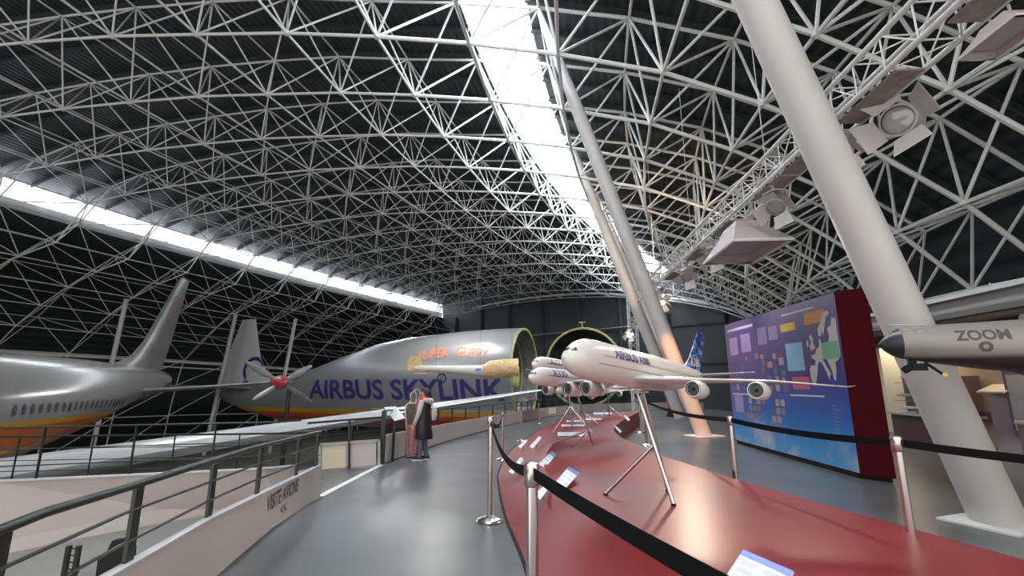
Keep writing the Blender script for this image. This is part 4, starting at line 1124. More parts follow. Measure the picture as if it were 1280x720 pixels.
cr = MB(); [cr.bar((-1 - .3 * (i % 2), y, 0), (-.9, y * .6, 5.1 - .3), .25, .25) for i, y in enumerate((-2.6, 2.6, -1.2, 1.2))]; cr.build('support_cradle', M['rail'], ns_)
MB().tube((0, 0, 5.1 + 6.3), (0, 0, 5.1 + 6.75), .06, n=6).box((0, 0, 5.1 + 6.8), (.3, .5, .08)).build('top_latch', M['lime'], ns_)

# ------------------------------------------------------------------ four-bladed propeller on a column
pc = atz(351, 478, 1.36); pc = aty(351, 478, 23.0)
pr = thing('propeller', 'grey four-bladed propeller with red hub in front of the white tail fin', 'propeller', (pc.x, pc.y, -5.1))
hz = pc.z + 5.1
def lp_(px, py, dy=0): q = aty(px, py, 23.0 + dy); return q - Vector((pc.x, pc.y, -5.1))
MB().lathe([(.001, -.55), (.16, -.45), (.3, -.2), (.34, .1), (.3, .5), (.15, .8)], (0, 0, hz), (-.75, .66, 0), 20).build('hub', M['redhub'], pr, True)
for (qx, qy, dy) in ((306, 452, .5), (390, 503, -.5), (390, 457, .8), (316, 500, -.8)):
    tip = lp_(qx, qy, dy); c0 = Vector((0, 0, hz)); d = (tip - c0); n = 7; rings = []
    side = d.normalized().cross(Vector((.3, 1, .1))).normalized(); nn = d.normalized().cross(side)
    for k in range(n):
        t_ = .1 + .9 * k / (n - 1); wdt = [.06, .1, .15, .17, .16, .12, .05][k]; th_ = [.07, .06, .05, .04, .03, .025, .02][k]; tw = .7 - .6 * t_
        a_ = side * math.cos(tw) + nn * math.sin(tw); b_ = nn * math.cos(tw) - side * math.sin(tw)
        rings.append([c0 + d * t_ + a_ * wdt * math.cos(q_) + b_ * th_ * math.sin(q_) for q_ in [2 * PI * i / 10 for i in range(10)]])
    MB().loft(rings).build('blade', M['bladegrey'], pr, True)
MB().lathe([(.6, 0), (.6, .06), (.12, .1), (.09, hz - .3)], (.3, .3, 0), n=16).build('column', M['rail'], pr, True)

# ------------------------------------------------------------------ old light aircraft hung before the transport
Yl = 29.0
def lq(px, py, dy=0.0): return aty(px, py, Yl + dy)
la = thing('light_airplane', 'small vintage airplane with plywood tail and cowling hanging before the transport', 'airplane', lq(585, 470))
def lring(px, yt, yb, w, n=16, dy=0):
    a = lq(px, yt, dy); b = lq(px, yb, dy); c = (a + b) / 2; h = (a - b).length / 2
    return [c + Vector((0, math.cos(2 * PI * i / n) * w, math.sin(2 * PI * i / n) * h)) for i in range(n)]
MB().loft([lring(519, 457, 463, .12), lring(545, 457, 465, .25), lring(580, 457, 469, .38), lring(606, 456, 471, .45)]).build('fuselage', M['pale'], la, True, True)
MB().loft([lring(604, 456, 472, .46), lring(612, 451, 473, .55), lring(630, 449, 473, .6), lring(648, 448, 471, .55)]).build('cowling', M['tan'], la, True, True)
MB().loft([lring(643, 456, 472, .35), lring(640, 462, 484, .3), lring(649, 458, 486, .25)]).build('engine_block', M['lime'], la, True, True)
MB().prism([lq(509, 463), lq(509, 452), lq(513, 444.5), lq(524, 445), lq(528, 456), lq(527, 463)], (0, .1, 0)).build('tail_fin', M['tan'], la, world=True)
MB().loft([airfoil(lq(534, 467, -1.2), .9, .1), airfoil(lq(534, 467, 1.2), .9, .1)]).build('tailplane', M['tan'], la, True, True)
MB().lathe([(.26, -.03), (.3, 0), (.26, .03), (.22, 0), (.26, -.03)], lq(552, 473), (0, 1, 0), 20, cap=False).build('wheel', M['rail'], la, True, True)
MB().tube(lq(552, 473), lq(556, 465), .02).tube(lq(552, 473), lq(548, 465), .02).build('wheel_fork', M['rail'], la, True, True)
mk = MB(); mk.prism([lq(594, 461, -.5), lq(601, 460.5, -.52), lq(601, 463, -.52), lq(594, 463.5, -.5)], (0, .02, 0)); mk.build('blue_mark', M['bluestripe'], la, world=True)
mk = MB()
for px in (545, 600, 640): mk.tube(lq(px, 458), lq(px, 458) + Vector((0, 0, 7.5)), .008, n=4)
mk.build('hanging_wires', M['rail'], la, world=True)

# ------------------------------------------------------------------ person and figure boards
def skin(name, verts, edges, m, parent, sub=2):
    """verts: (x,y,z,rx,ry)"""
    me = bpy.data.meshes.new(name); me.from_pydata([v[:3] for v in verts], edges, []); me.update()
    ob = bpy.data.objects.new(name, me); COL.objects.link(ob); ob.parent = parent
    sm = ob.modifiers.new('skin', 'SKIN'); sm.use_smooth_shade = True
    for i, v in enumerate(verts): me.skin_vertices[0].data[i].radius = (v[3], v[4] if len(v) > 4 else v[3])
    me.skin_vertices[0].data[0].use_root = True
    ss = ob.modifiers.new('subsurf', 'SUBSURF'); ss.levels = sub; ss.render_levels = sub
    me.materials.append(m); return ob
pp = pfloor(528, 575.5)
ps = thing('person', 'person in long black coat and red scarf standing beside the figure boards', 'person', pp, math.radians(168))
K = 1.52 / 1.70   # the figure is modelled 1.70 m tall, then scaled
ps.scale = (K, K, K)
# local: x forward, y left, z up
body = [(0, 0, .92, .13, .10), (0, 0, 1.08, .12, .09), (.01, 0, 1.25, .135, .10), (.0, 0, 1.40, .10, .08), (.01, 0, 1.47, .05, .05), (.02, 0, 1.53, .06, .065), (.03, 0, 1.60, .078, .09), (.02, 0, 1.66, .06, .07)]
edg = [(i, i + 1) for i in range(7)]
for sd_ in (1, -1):
    b = len(body)
    body += [(0, .17 * sd_, 1.37, .052), (.03, .235 * sd_, 1.12, .042), (.13, .215 * sd_, .90, .034), (.16, .20 * sd_, .83, .024)]
    edg += [(3, b), (b, b + 1), (b + 1, b + 2), (b + 2, b + 3)]
    b = len(body)
    body += [(.01, .085 * sd_, .84, .085), (.02 + .02 * sd_, .09 * sd_, .48, .055), (-.01 + .05 * sd_, .09 * sd_, .10, .038), (.10 + .05 * sd_, .10 * sd_, .04, .03)]
    edg += [(0, b), (b, b + 1), (b + 1, b + 2), (b + 2, b + 3)]
skin('body', body, edg, M['skin'], ps)
def hand(sd_):
    v = [(.16, .20 * sd_, .83, .024), (.175, .198 * sd_, .795, .026), (.182, .195 * sd_, .765, .022)]; e = [(0, 1), (1, 2)]
    for dx, ln in ((-.022, .048), (-.007, .062), (.008, .068), (.022, .06)):
        b = len(v); v += [(.186 + dx, .192 * sd_, .755, .009), (.19 + dx, .186 * sd_, .755 - ln * .5, .008), (.186 + dx, .174 * sd_, .755 - ln * .9, .007)]
        e += [(2, b), (b, b + 1), (b + 1, b + 2)]
    b = len(v); v += [(.205, .19 * sd_, .785, .010), (.215, .178 * sd_, .755, .008)]; e += [(1, b), (b, b + 1)]
    return skin('hand', v, e, M['skin'], ps, 1)
hand(1); hand(-1)
# face: nose, ears, eyes, mouth
fc = MB(); fc.lathe([(.004, -.02), (.013, 0), (.008, .02)], (.115, 0, 1.585), (.3, 0, -1), 8)
for sd_ in (1, -1): fc.lathe([(.006, -.025), (.02, 0), (.012, .025)], (.02, .078 * sd_, 1.59), (0, 0, 1), 8)
fc.build('face_features', M['skin'], ps, True)
ey = MB()
for sd_ in (1, -1): ey.lathe([(.001, -.01), (.010, -.004), (.010, .004), (.001, .01)], (.105, .032 * sd_, 1.605), (1, 0, 0), 10)
ey.box((.108, 0, 1.548), (.008, .04, .006)); ey.build('eyes_and_mouth', M['hair'], ps, True)
hr_ = MB(); rings = []
for k in range(9):
    a = k / 8 * PI * .62; rings.append([Vector((.005 - .012 + math.cos(q_) * .102 * math.sin(a + .05) - (.03 if abs(q_ - PI) < 1.2 else 0), math.sin(q_) * .09 * math.sin(a + .05), 1.60 + .105 * math.cos(a) - (.05 * k / 8 if math.cos(q_) < 0 else -.02 * k / 8))) for q_ in [2 * PI * i / 20 for i in range(20)]])
hr_.loft(rings, cap1=False); hr_.build('hair', M['hair'], ps, True)
def ov(z, rx, ry, cx=0, n=24): return [Vector((cx + rx * math.cos(2 * PI * i / n), ry * math.sin(2 * PI * i / n), z)) for i in range(n)]
MB().loft([ov(.50, .21, .24, -.02), ov(.53, .215, .25, -.02), ov(.8, .185, .225), ov(.98, .16, .20), ov(1.10, .155, .19), ov(1.28, .165, .205), ov(1.38, .14, .19), ov(1.44, .09, .11)]).build('long_coat', M['coat'], ps, True)
for sd_ in (1, -1):
    MB().path([(0, .15 * sd_, 1.39), (.01, .205 * sd_, 1.28), (.03, .24 * sd_, 1.12), (.075, .235 * sd_, 1.01), (.125, .218 * sd_, .91), (.155, .203 * sd_, .845)], [.07, .07, .062, .056, .05, .042], 14).build('sleeve', M['sleeve'], ps, True)
    o2 = .05 * sd_
    MB().path([(.01, .085 * sd_, .86), (.02, .088 * sd_, .66), (.02 + .02 * sd_, .09 * sd_, .48), (0 + o2 * .6, .09 * sd_, .28), (-.01 + o2, .09 * sd_, .09)], [.098, .085, .068, .058, .05], 14).build('trouser_leg', M['jeans'], ps, True)
    sh = MB(); sh.loft([[Vector((x + o2, .095 * sd_ + w * math.cos(q_), .03 + h * (1 + math.sin(q_)) / 2)) for q_ in [2 * PI * i / 14 for i in range(14)]] for x, w, h in ((-.085, .025, .05), (-.06, .04, .09), (0, .045, .095), (.07, .048, .065), (.14, .045, .045), (.175, .02, .025))])
    s1 = sh.build('shoe', M['shoe'], ps, True)
    so_ = MB(); so_.prism([Vector((x + o2, .095 * sd_ + y, 0)) for x, y in ((-.09, -.03), (-.09, .03), (.0, .048), (.1, .052), (.17, .03), (.18, 0), (.17, -.03), (.1, -.052), (0, -.048))], (0, 0, .034)); so_.build('sole', M['sole'], s1)
scf = MB(); scf.loft([ov(1.36, .16, .18, .0), ov(1.42, .135, .15, .01), ov(1.49, .10, .105, .01), ov(1.53, .085, .09, .01)]); scf.path([(.11, .05, 1.42), (.16, .05, 1.3), (.165, .06, 1.14)], [.045, .05, .04], 8); scf.build('scarf', M['scarf'], ps, True)
hd2 = MB(); hd2.path([(-.02, -.13, 1.42), (-.12, -.11, 1.40), (-.17, 0, 1.37), (-.12, .11, 1.40), (-.02, .13, 1.42)], [.045, .06, .075, .06, .045], 12); hd2.build('fur_hood', mat('pale_fur', (.5, .42, .4), .9, noise_amt=.3, noise_scale=30, bump=.6), ps, True)
bg = MB(); bg.loft([[Vector((-.22 + w * math.cos(q_), -.12 + .11 * math.sin(q_), z)) for q_ in [2 * PI * i / 14 for i in range(14)]] for z, w in ((.93, .03), (.96, .055), (1.05, .06), (1.16, .05), (1.2, .03))]); bg.path([(-.2, -.1, 1.18), (-.12, -.15, 1.36), (-.02, -.12, 1.44)], .012, 6); tag(bg.build('shoulder_bag', M['sleeve'], ps, True))
# figure boards standing along the parapet
fb_out = [(-.10, 0), (-.13, .45), (-.17, .8), (-.2, 1.05), (-.23, 1.25), (-.2, 1.38), (-.07, 1.45), (-.065, 1.5), (-.09, 1.56), (-.085, 1.66), (-.04, 1.72), (.04, 1.72), (.085, 1.66), (.09, 1.56), (.065, 1.5), (.07, 1.45), (.2, 1.38), (.23, 1.25), (.2, 1.05), (.17, .8), (.13, .45), (.10, 0), (.015, 0), (.01, .7), (-.01, .7), (-.015, 0)]
def clip_poly(poly, z0, z1):
    def cut(P, z, keep_above):
        out = []
        for i in range(len(P)):
            a, b = P[i], P[(i + 1) % len(P)]; ina = (a[1] >= z) == keep_above; inb = (b[1] >= z) == keep_above
            if ina: out.append(a)
            if ina != inb: t = (z - a[1]) / (b[1] - a[1]); out.append((a[0] + (b[0] - a[0]) * t, z))
        return out
    return cut(cut(poly, z0, True), z1, False)
for i, (px, py, sc, lb) in enumerate(((507, 572, .96, 'nearest of the flat brown and red printed figure boards by the railing'), (512, 568, 1.02, 'second printed figure board, slightly taller, behind the nearest one'),
                                 (519, 562.5, 1.0, 'third printed figure board, just left of the person'), (525, 558, .97, 'farthest printed figure board, mostly hidden behind the person'))):
    b0_ = pfloor(px, py) + Vector((.12, 0, 0))
    t = thing('figure_board', lb, 'figure board', b0_, .35, 'life-size figure boards'); t.scale = (sc * .87,) * 3
    MB().prism([Vector((x, .0, z + .03)) for x, z in fb_out], (0, .02, 0)).build('board', M['cut_edge'], t)
    up1 = [p for p in clip_poly([(x * .84, z * .985 + .03) for x, z in fb_out], .86, 1.42)]
    MB().add([Vector((x, -.002, z)) for x, z in up1], [tuple(range(len(up1)))]).build('printed_coat', M['cut_brown'], t)
    hd_ = [(x * .8, z * .99 + .03) for x, z in fb_out if z >= 1.45]
    MB().add([Vector((x, -.002, z)) for x, z in hd_], [tuple(range(len(hd_)))]).build('printed_hair', M['cut_brown'], t)
    for q in ([(-.09, .04), (-.125, .45), (-.16, .86), (-.02, .86), (-.025, .04)], [(.025, .04), (.02, .86), (.16, .86), (.125, .45), (.09, .04)]):
        MB().add([Vector((x, -.002, z)) for x, z in q], [tuple(range(5))]).build('printed_trouser_leg', M['cut_pink'], t)
    MB().box((0, .01, .015), (.34, .22, .03)).build('base', M['rail'], t)

# ------------------------------------------------------------------ lecterns on the railings
def lectern(corners, d, foot, lb):
    a, b, c, e = [aty(px, py, d + dy) for (px, py), dy in zip(corners, (.18, .18, 0, 0))]
    t = thing('reading_panel', lb, 'reading panel', foot)
    n = (b - a).cross(e - a).normalized(); n = -n if n.z < 0 else n
    MB().prism([a, b, c, e], -n * .02).build('board', M['white'], t, world=True)
    q = lambda s_, t_: a + (b - a) * s_ + (e - a) * t_ + n * .003
    tx = MB()
    for i in range(6): tx.add([q(.1, .15 + i * .12), q(.85, .15 + i * .12), q(.85, .19 + i * .12), q(.1, .19 + i * .12)], [(0, 1, 2, 3)])
    o_ = tx.build('printed_text', mat('pale_blue_print', (.35, .42, .6), .5), t, world=True)
    m_ = (a + b + c + e) / 4
    MB().bar(Vector((m_.x, m_.y, foot.z)), m_ - n * .02, .05, .03).build('support', M['rail'], t, world=True)
f_ = pfloor(489, 578); lectern([(480, 509), (495, 508), (507, 522.5), (493, 526)], f_.y, f_, 'white tilted reading panel on a dark post at the near end of the curved parapet')
f_ = pfloor(655, 527); lectern([(643, 494.5), (652, 494), (661, 500.5), (650, 503)], f_.y, f_, 'left one of two white tilted reading panels above the curved parapet')
f_ = pfloor(668, 524.5); lectern([(655, 494), (666, 493.5), (673, 499), (663, 501)], f_.y, f_, 'right one of two white tilted reading panels above the curved parapet')
# yellow stop sign panel on the parapet
q = [aty(px, py, pfloor(690, 521).y - .3) for px, py in ((673, 512.5), (695, 509.5), (695, 516.5), (673, 520))]
mb = MB(); mb.prism(q, (0, .04, 0)); tag(mb.build('notice_panel', mat('pale_yellow_panel', (.66, .56, .33), .5)), 'pale yellow notice panel on the curved parapet', 'notice')

# ------------------------------------------------------------------ lighting truss with stage lights
ZL = 4.35
ta_ = atz(1225, 5, ZL); tb_ = atz(803, 377, ZL); td = (tb_ - ta_).normalized(); ta_ = ta_ - td * 1.3
tl_ = (tb_ - ta_).length; ts = Vector((td.y, -td.x, 0)); W_ = .36
lt = thing('lighting_truss', 'long box lattice truss carrying stage lights over the podium, running away from top right', 'lighting truss', (ta_ + tb_) / 2)
corner = [(-W_ / 2, 0), (W_ / 2, 0), (W_ / 2, W_ * 1.1), (-W_ / 2, W_ * 1.1)]
def tp_(t, c): return ta_ + td * t + ts * c[0] + Vector((0, 0, c[1]))
for c in corner: MB().tube(tp_(0, c), tp_(tl_, c), .03, n=10).build('main_chord', M['steel_white'], lt, True, True)
lc = MB(); nb = int(tl_ / .42)
for i in range(nb):
    t0, t1 = i * tl_ / nb, (i + 1) * tl_ / nb
    for k in range(4):
        a, b = corner[k], corner[(k + 1) % 4]
        lc.tube(tp_(t0, a), tp_(t0, b), .009, n=5, cap=False)
        lc.tube(tp_(t0, a if i % 2 else b), tp_(t1, b if i % 2 else a), .009, n=5, cap=False)
lc.build('lacing', M['steel_white'], lt, True, True)
for t0 in (.5, 2.05, 3.4, 4.4, 6.3, 8.2, 10.4, 12.6):
    if t0 + .9 < tl_: MB().bar(tp_(t0, (0, -.035)), tp_(t0 + .95, (0, -.035)), .27, .02).build('mounting_plate', M['plate'], lt, world=True)
for t0 in (1, 5, 9, 13):
    if t0 < tl_: MB().tube(tp_(t0, (0, W_ * 1.1)), tp_(t0, (0, W_ * 1.1)) + Vector((0, 0, 4.2)), .006, n=5).build('suspension_wire', M['steel_white'], lt, world=True)
def t_at(px):
    best = min((abs((640 + F * ((p := ta_ + td * (tl_ * k / 400)) - Vector((0, 0, CH))).x / (p.y * math.cos(TH) + (p.z - CH) * math.sin(TH))) - px), tl_ * k / 400) for k in range(401))
    return best[1]
def spot_proto(lit):
    r = thing('stage_light', 'x', 'stage light', (0, 0, 0), group='stage lights on the lighting truss')
    # beam along +x ; clamp up
    MB().lathe([(.02, -.30), (.085, -.28), (.10, -.2), (.105, 0), (.115, .03), (.115, .07), (.10, .075)], (0, 0, 0), (1, 0, 0), 24, cap=False).build('housing', M['housing'], r, True)
    MB().lathe([(.001, .06), (.08, .058), (.098, .05)], (0, 0, 0), (1, 0, 0), 24).build('lens', M['lenslit'] if lit else M['lens'], r, True)
    for k in range(4):
        a = k * PI / 2 + .3; u = Vector((0, math.cos(a), math.sin(a))); v = Vector((0, -math.sin(a), math.cos(a))); o = u * .115 + Vector((.07, 0, 0)); d = Vector((.75, 0, 0)) + u * .66
        MB().prism([o - v * .09, o + v * .09, o + d * .17 + v * .12, o + d * .17 - v * .12], u * .004).build('barn_door', M['housing_w'] if k % 2 else M['housing'], r)
    yk = MB(); yk.path([(-.08, .11, 0), (-.08, .135, .05), (-.08, .13, .15), (-.08, 0, .19), (-.08, -.13, .15), (-.08, -.135, .05), (-.08, -.11, 0)], .012, 6); yk.tube((-.08, 0, .2), (-.08, 0, .27), .02, n=10); yk.box((-.08, 0, .27), (.06, .07, .05))
    yk.build('yoke', M['housing'], r, True)
    MB().path([(-.3, 0, 0), (-.36, .02, .08), (-.3, .04, .2), (-.1, .03, .33)], .006, 5).build('cable', M['black'], r, True)
    return r
sp0 = spot_proto(False); sp1 = spot_proto(True)
def put(proto, first, loc, yaw, pitch, lb, sc=1.0):
    o = proto if first else copy_tree(proto); o.location = loc; o.rotation_euler = (0, pitch, yaw); o.scale = (sc, sc, sc); o['label'] = lb; return o
specs = [(1122, 110, -2.55, .3, 1.5, 'large stage light with open barn doors facing the viewer, near the top right'), (1045, 188, -2.5, .95, 1.0, 'stage light mounted just before the big pale leaning pillar'),
         (962, 248, -2.3, .7, 1.2, 'stage light with bright white barn door left of the big pillar'), (884, 312, -2.1, .7, 1.2, 'dark round stage light past the hooded floodlight'),
         (852, 342, -2.0, .7, 1.2, 'stage light next down the truss from the dark round one')]
for i, (px, py, yaw, pt, sc, lb) in enumerate(specs):
    t0 = t_at(px + 5); p = tp_(t0, (0, -.03 - .24 * sc)); p = tp_(t_at(1082), (.34, -.2)) if i == 0 else p; put(sp0, i == 0, p, yaw + PI * .35 * 0, pt, lb, sc)
lit = [(822, 368, 1.9, 1.0, 1.2, 'lit stage light at the head of the orange-lit pillar'), (832, 360, .6, .9, 1.1, 'second lit stage light close beside the first, at the truss end')]
for i, (px, py, yaw, pt, sc, lb) in enumerate(lit):
    t0 = min(t_at(px), tl_ - .2 - .5 * i); p = tp_(t0, (.1 - .3 * i, -.42)); put(sp1, i == 0, p, -yaw, pt, lb, sc)
for i, (px, py, lb) in enumerate(((787, 418, 'lit stage light low in the cluster left of the orange-lit pillar'), (796, 402, 'upper stage light in the cluster left of the orange-lit pillar'))):
    q = aty(px, py, 21.5 - i * 1.0); o = copy_tree(sp1 if i == 0 else sp0); o.location = q; o.rotation_euler = (0, .6, -2.0 - i); o.scale = (1.2,) * 3; o['label'] = lb
lm = thing('lighting_mast', 'slim lattice mast with lights left of the orange-lit pillar', 'lighting mast', Vector((aty(792, 418, 22.3).x, 22.3, fz(6, 22.3))))
mb = MB(); q0 = aty(795, 470, 22.3); q1 = aty(790, 385, 22.3); q0 = Vector((q1.x, 22.3, fz(q1.x, 22.3)))
for dx, dy in ((-.18, -.18), (.18, -.18), (.18, .18), (-.18, .18)): mb.tube(q0 + Vector((dx, dy, 0)), q1 + Vector((dx, dy, .6)), .03, n=6)
n_ = 14
for k in range(n_):
    z0, z1 = q0.z + (q1.z + .6 - q0.z) * k / n_, q0.z + (q1.z + .6 - q0.z) * (k + 1) / n_
    for (a, b) in (((-.18, -.18), (.18, -.18)), ((.18, -.18), (.18, .18)), ((.18, .18), (-.18, .18)), ((-.18, .18), (-.18, -.18))):
        mb.tube((q0.x + a[0], q0.y + a[1], z0), (q0.x + b[0], q0.y + b[1], z1), .014, n=4, cap=False)
mb.build('lattice', M['steel_white'], lm, True, True)
# hooded floodlights
def hood(px, dz, lb, sc=1.0, yaw=0.0):
    t0 = t_at(px); p = tp_(t0, (0, dz)); t = thing('hooded_floodlight', lb, 'floodlight', p, yaw + math.atan2(td.y, td.x), 'hooded floodlights'); t.scale = (sc,) * 3
    MB().loft([[Vector((x, y, z)) for x, y in ((-a, -b), (a, -b), (a, b), (-a, b))] for a, b, z in ((.2, .14, .2), (.26, .18, .1), (.5, .3, -.1), (.5, .3, -.13))], cap1=False).build('hood', mat('hood_pinkish_grey', (.4, .33, .33), .5), t)
    MB().path([(-.5, -.3, -.12), (.5, -.3, -.12), (.5, .3, -.12), (-.5, .3, -.12), (-.5, -.3, -.12)], .018, 6).build('rim', M['housing_w'], t, True)
    MB().box((0, 0, .05), (.3, .2, .1)).box((0, 0, -.05), (.7, .36, .01)).build('lamp_tray', M['housing'], t)
    for x in (-.15, .15): MB().tube((x, 0, .18), (x, 0, .34), .02).build('bracket', M['housing'], t, True)
    return t
hood(925, -.52, 'hooded floodlight with long pinkish-grey hood, halfway down the lighting truss', 1.55)
hood(1243, -.36, 'hooded floodlight at the top right corner of the photo', .5)

# ------------------------------------------------------------------ gallery under the right side
def gx(y, off=0.0): return 7.28 + .1146 * (y - 6.43) + off
ga = MB()
ys_ = [1.0, 34.0]
q = [Vector((gx(1.0), 1.0, 2.42)), Vector((gx(14), 14, 2.42)), Vector((gx(14, 6), 14, 2.42)), Vector((gx(1.0, 6), 1.0, 2.42))]
ga.prism(q, (0, 0, .1)); tag(ga.build('ceiling', mat('gallery_ceiling', (.26, .25, .24), .7)), kind='structure')
fa = MB(); fa.prism([Vector((gx(1.0), 1.0, 2.42)), Vector((gx(14), 14, 2.42)), Vector((gx(14, .12), 14, 2.42)), Vector((gx(1.0, .12), 1.0, 2.42))], (0, 0, .30)); tag(fa.build('trim_5', M['gallerygrey']), kind='structure')
fa = MB(); fa.bar((gx(1), 1, 2.75), (gx(14), 14, 2.75), .2, .07); tag(fa.build('trim_6', M['steel_white']), kind='structure')
fa = MB(); fa.bar((gx(1, 1.0), 1, 2.3), (gx(14, 1.0), 14, 2.3), .3, .24); tag(fa.build('trim_7', M['gallerydark']), kind='structure')
bw = MB(); bw.prism([Vector((gx(1.0, 2.6), 1.0, 0)), Vector((gx(14, 2.6), 14, 0)), Vector((gx(14, 2.75), 14, 0)), Vector((gx(1.0, 2.75), 1.0, 0))], (0, 0, 2.45)); tag(bw.build('wall_right', M['galleryw']), kind='structure')
def gpt(px, py, off):   # ray onto the vertical plane x = gx(y)+off
    D = ray(px, py); t = (7.28 - .1146 * 6.43 + off) / (D.x - .1146 * D.y); return D * t + Vector((0, 0, CH))
def gpanel(name, box, off, th, m, parent):
    (x0, y0, x1, y1) = box; pts = [gpt(x0, y0, off), gpt(x1, y0, off), gpt(x1, y1, off), gpt(x0, y1, off)]
    a, b = pts[0], pts[1]; zt = max(pts[0].z, pts[1].z); zt = (pts[0].z + pts[1].z) / 2; zb = (pts[2].z + pts[3].z) / 2
    return MB().prism([Vector((a.x, a.y, zt)), Vector((b.x, b.y, zt)), Vector((b.x, b.y, zb)), Vector((a.x, a.y, zb))], (th, 0, 0)).build(name, m, parent, world=True)
g0 = gpt(1140, 527, 1.6)
cab = thing('display_cabinet', 'gallery display cabinet with brown back panel and glass shelves of small white models', 'display cabinet', (g0.x, g0.y, 0))
gpanel('back_panel', (1120, 428, 1156, 527), 1.75, .05, M['gallerydark'], cab); gpanel('back_panel', (1156, 428, 1188, 523), 1.75, .05, mat('gallery_peach', (.55, .42, .36), .6), cab)
gpanel('side_panel', (1098, 432, 1120, 521), 1.9, .05, mat('gallery_cream', (.66, .62, .5), .6), cab)
c0_ = gpt(1110, 527, 1.1); c1_ = gpt(1186, 529, 1.1)
MB().prism([Vector((c0_.x, c0_.y, .64)), Vector((c1_.x, c1_.y, .64)), Vector((c1_.x + .8, c1_.y, .64)), Vector((c0_.x + .8, c0_.y, .64))], (0, 0, .05)).build('shelf', M['gallerygrey'], cab, world=True)
MB().prism([Vector((c0_.x + .1, c0_.y, .02)), Vector((c1_.x + .1, c1_.y, .02)), Vector((c1_.x + .7, c1_.y, .02)), Vector((c0_.x + .7, c0_.y, .02))], (0, 0, .62)).build('base_box', mat('dark_maroon_base', (.06, .02, .025), .5), cab, world=True)
def tiny_plane(p, L, yaw, lb):
    t = thing('model_airplane', lb, 'model airplane', p, yaw, 'small models in the gallery')
    MB().loft([ring(-x * L, max(w, .002) * L, zt * L + .12, zb * L + .12, 12) for x, w, zt, zb in TWIN]).build('fuselage', M['modelwhite'], t, True)
    w_ = MB()
    for sd_ in (1, -1): w_.loft([airfoil(Vector((-.35 * L, 0, .11)), .18 * L, .1), airfoil(Vector((-.6 * L, .48 * L * sd_, .13)), .05 * L, .1)])
    w_.build('wings', M['modelgrey'], t, True)
    MB().loft([airfoil(Vector((-.84 * L, 0, .12)), .14 * L, .08, up=Vector((0, 1, 0))), airfoil(Vector((-.95 * L, 0, .12 + .16 * L)), .05 * L, .08, up=Vector((0, 1, 0)))]).build('tail_fin', M['modelgrey'], t, True)
    MB().tube((-.45 * L, 0, 0), (-.45 * L, 0, .11), .01).lathe([(.06, 0), (.06, .01)], (-.45 * L, 0, 0), n=12).build('stand', M['chrome'], t, True)
    return t
cm = (c0_ + c1_) / 2
gs = MB()
for z in (.95, 1.35): gs.prism([Vector((c0_.x + .1, c0_.y - .2, z)), Vector((c1_.x + .1, c1_.y + .3, z)), Vector((c1_.x + .5, c1_.y + .3, z)), Vector((c0_.x + .5, c0_.y - .2, z))], (0, 0, .015))
gs.build('glass_shelf', mat('shelf_glass', (.3, .34, .34), .1), cab, world=True)
for i, (z, dy, lb) in enumerate(((.69, .0, 'small white model on the lowest gallery shelf'), (.965, .1, 'small white model on the middle gallery shelf'), (1.365, -.1, 'small white model on the top gallery shelf'))):
    tiny_plane(Vector((cm.x + .1, cm.y + .45 + dy, z)), .75, 1.9 + .2 * i, lb)
# desk, framed posters and panels further along
dsk = thing('sloped_desk', 'cream sloped desk against the gallery wall right of the big pillar', 'desk', gpt(1240, 540, 1.5))
dsk.location.z = 0
p0 = gpt(1222, 497, 1.5); p1 = gpt(1256, 499, 1.5)
MB().prism([Vector((p0.x, p0.y, 1.16)), Vector((p1.x, p1.y, 1.16)), Vector((p1.x + .45, p1.y + .1, 1.3)), Vector((p0.x + .45, p0.y + .1, 1.3))], (0, 0, .03)).build('top', mat('gallery_cream', (.66, .62, .5), .6), dsk, world=True)
MB().prism([Vector((p0.x + .2, p0.y, 0)), Vector((p1.x + .2, p1.y, 0)), Vector((p1.x + .4, p1.y, 0)), Vector((p0.x + .4, p0.y, 0))], (0, 0, 1.2)).build('base', M['mauve'], dsk, world=True)
fp = thing('framed_poster', 'framed grey poster on the gallery wall at the right edge', 'poster', gpt(1270, 548, 1.55))
gpanel('frame', (1251, 462, 1330, 548), 1.6, .04, mat('frame_grey', (.12, .13, .17), .4), fp); gpanel('picture', (1256, 468, 1330, 540), 1.59, .008, mat('poster_grey', (.42, .42, .45), .4), fp)
lw = thing('gallery_plinth', 'long low mauve plinth with white top edge along the gallery', 'plinth', (gx(6, 1.3), 6, 0))
MB().prism([Vector((gx(2, 1.2), 2, 0)), Vector((gx(8.3, 1.2), 8.3, 0)), Vector((gx(8.3, 2.4), 8.3, 0)), Vector((gx(2, 2.4), 2, 0))], (0, 0, .66)).build('body', mat('plinth_brown', (.16, .11, .11), .5), lw, world=True)
MB().prism([Vector((gx(2, 1.15), 2, 0.66)), Vector((gx(8.3, 1.15), 8.3, 0.66)), Vector((gx(8.3, 2.4), 8.3, 0.66)), Vector((gx(2, 2.4), 2, 0.66))], (0, 0, .05)).build('top', M['mauve'], lw, world=True)
for i, (bx, c_, lb) in enumerate((((1196, 470, 1222, 522), (.17, .12, .11), 'brown information panel behind the big pillar'), ((1224, 515, 1246, 526), (.14, .09, .1), 'small dark plaque below the cream desk'))):
    w_ = thing('wall_panel', lb, 'wall panel', gpt(bx[0], bx[3], 2.5)); gpanel('panel', bx, 2.5, .03, mat('panel_brown_%d' % i, c_, .5), w_)
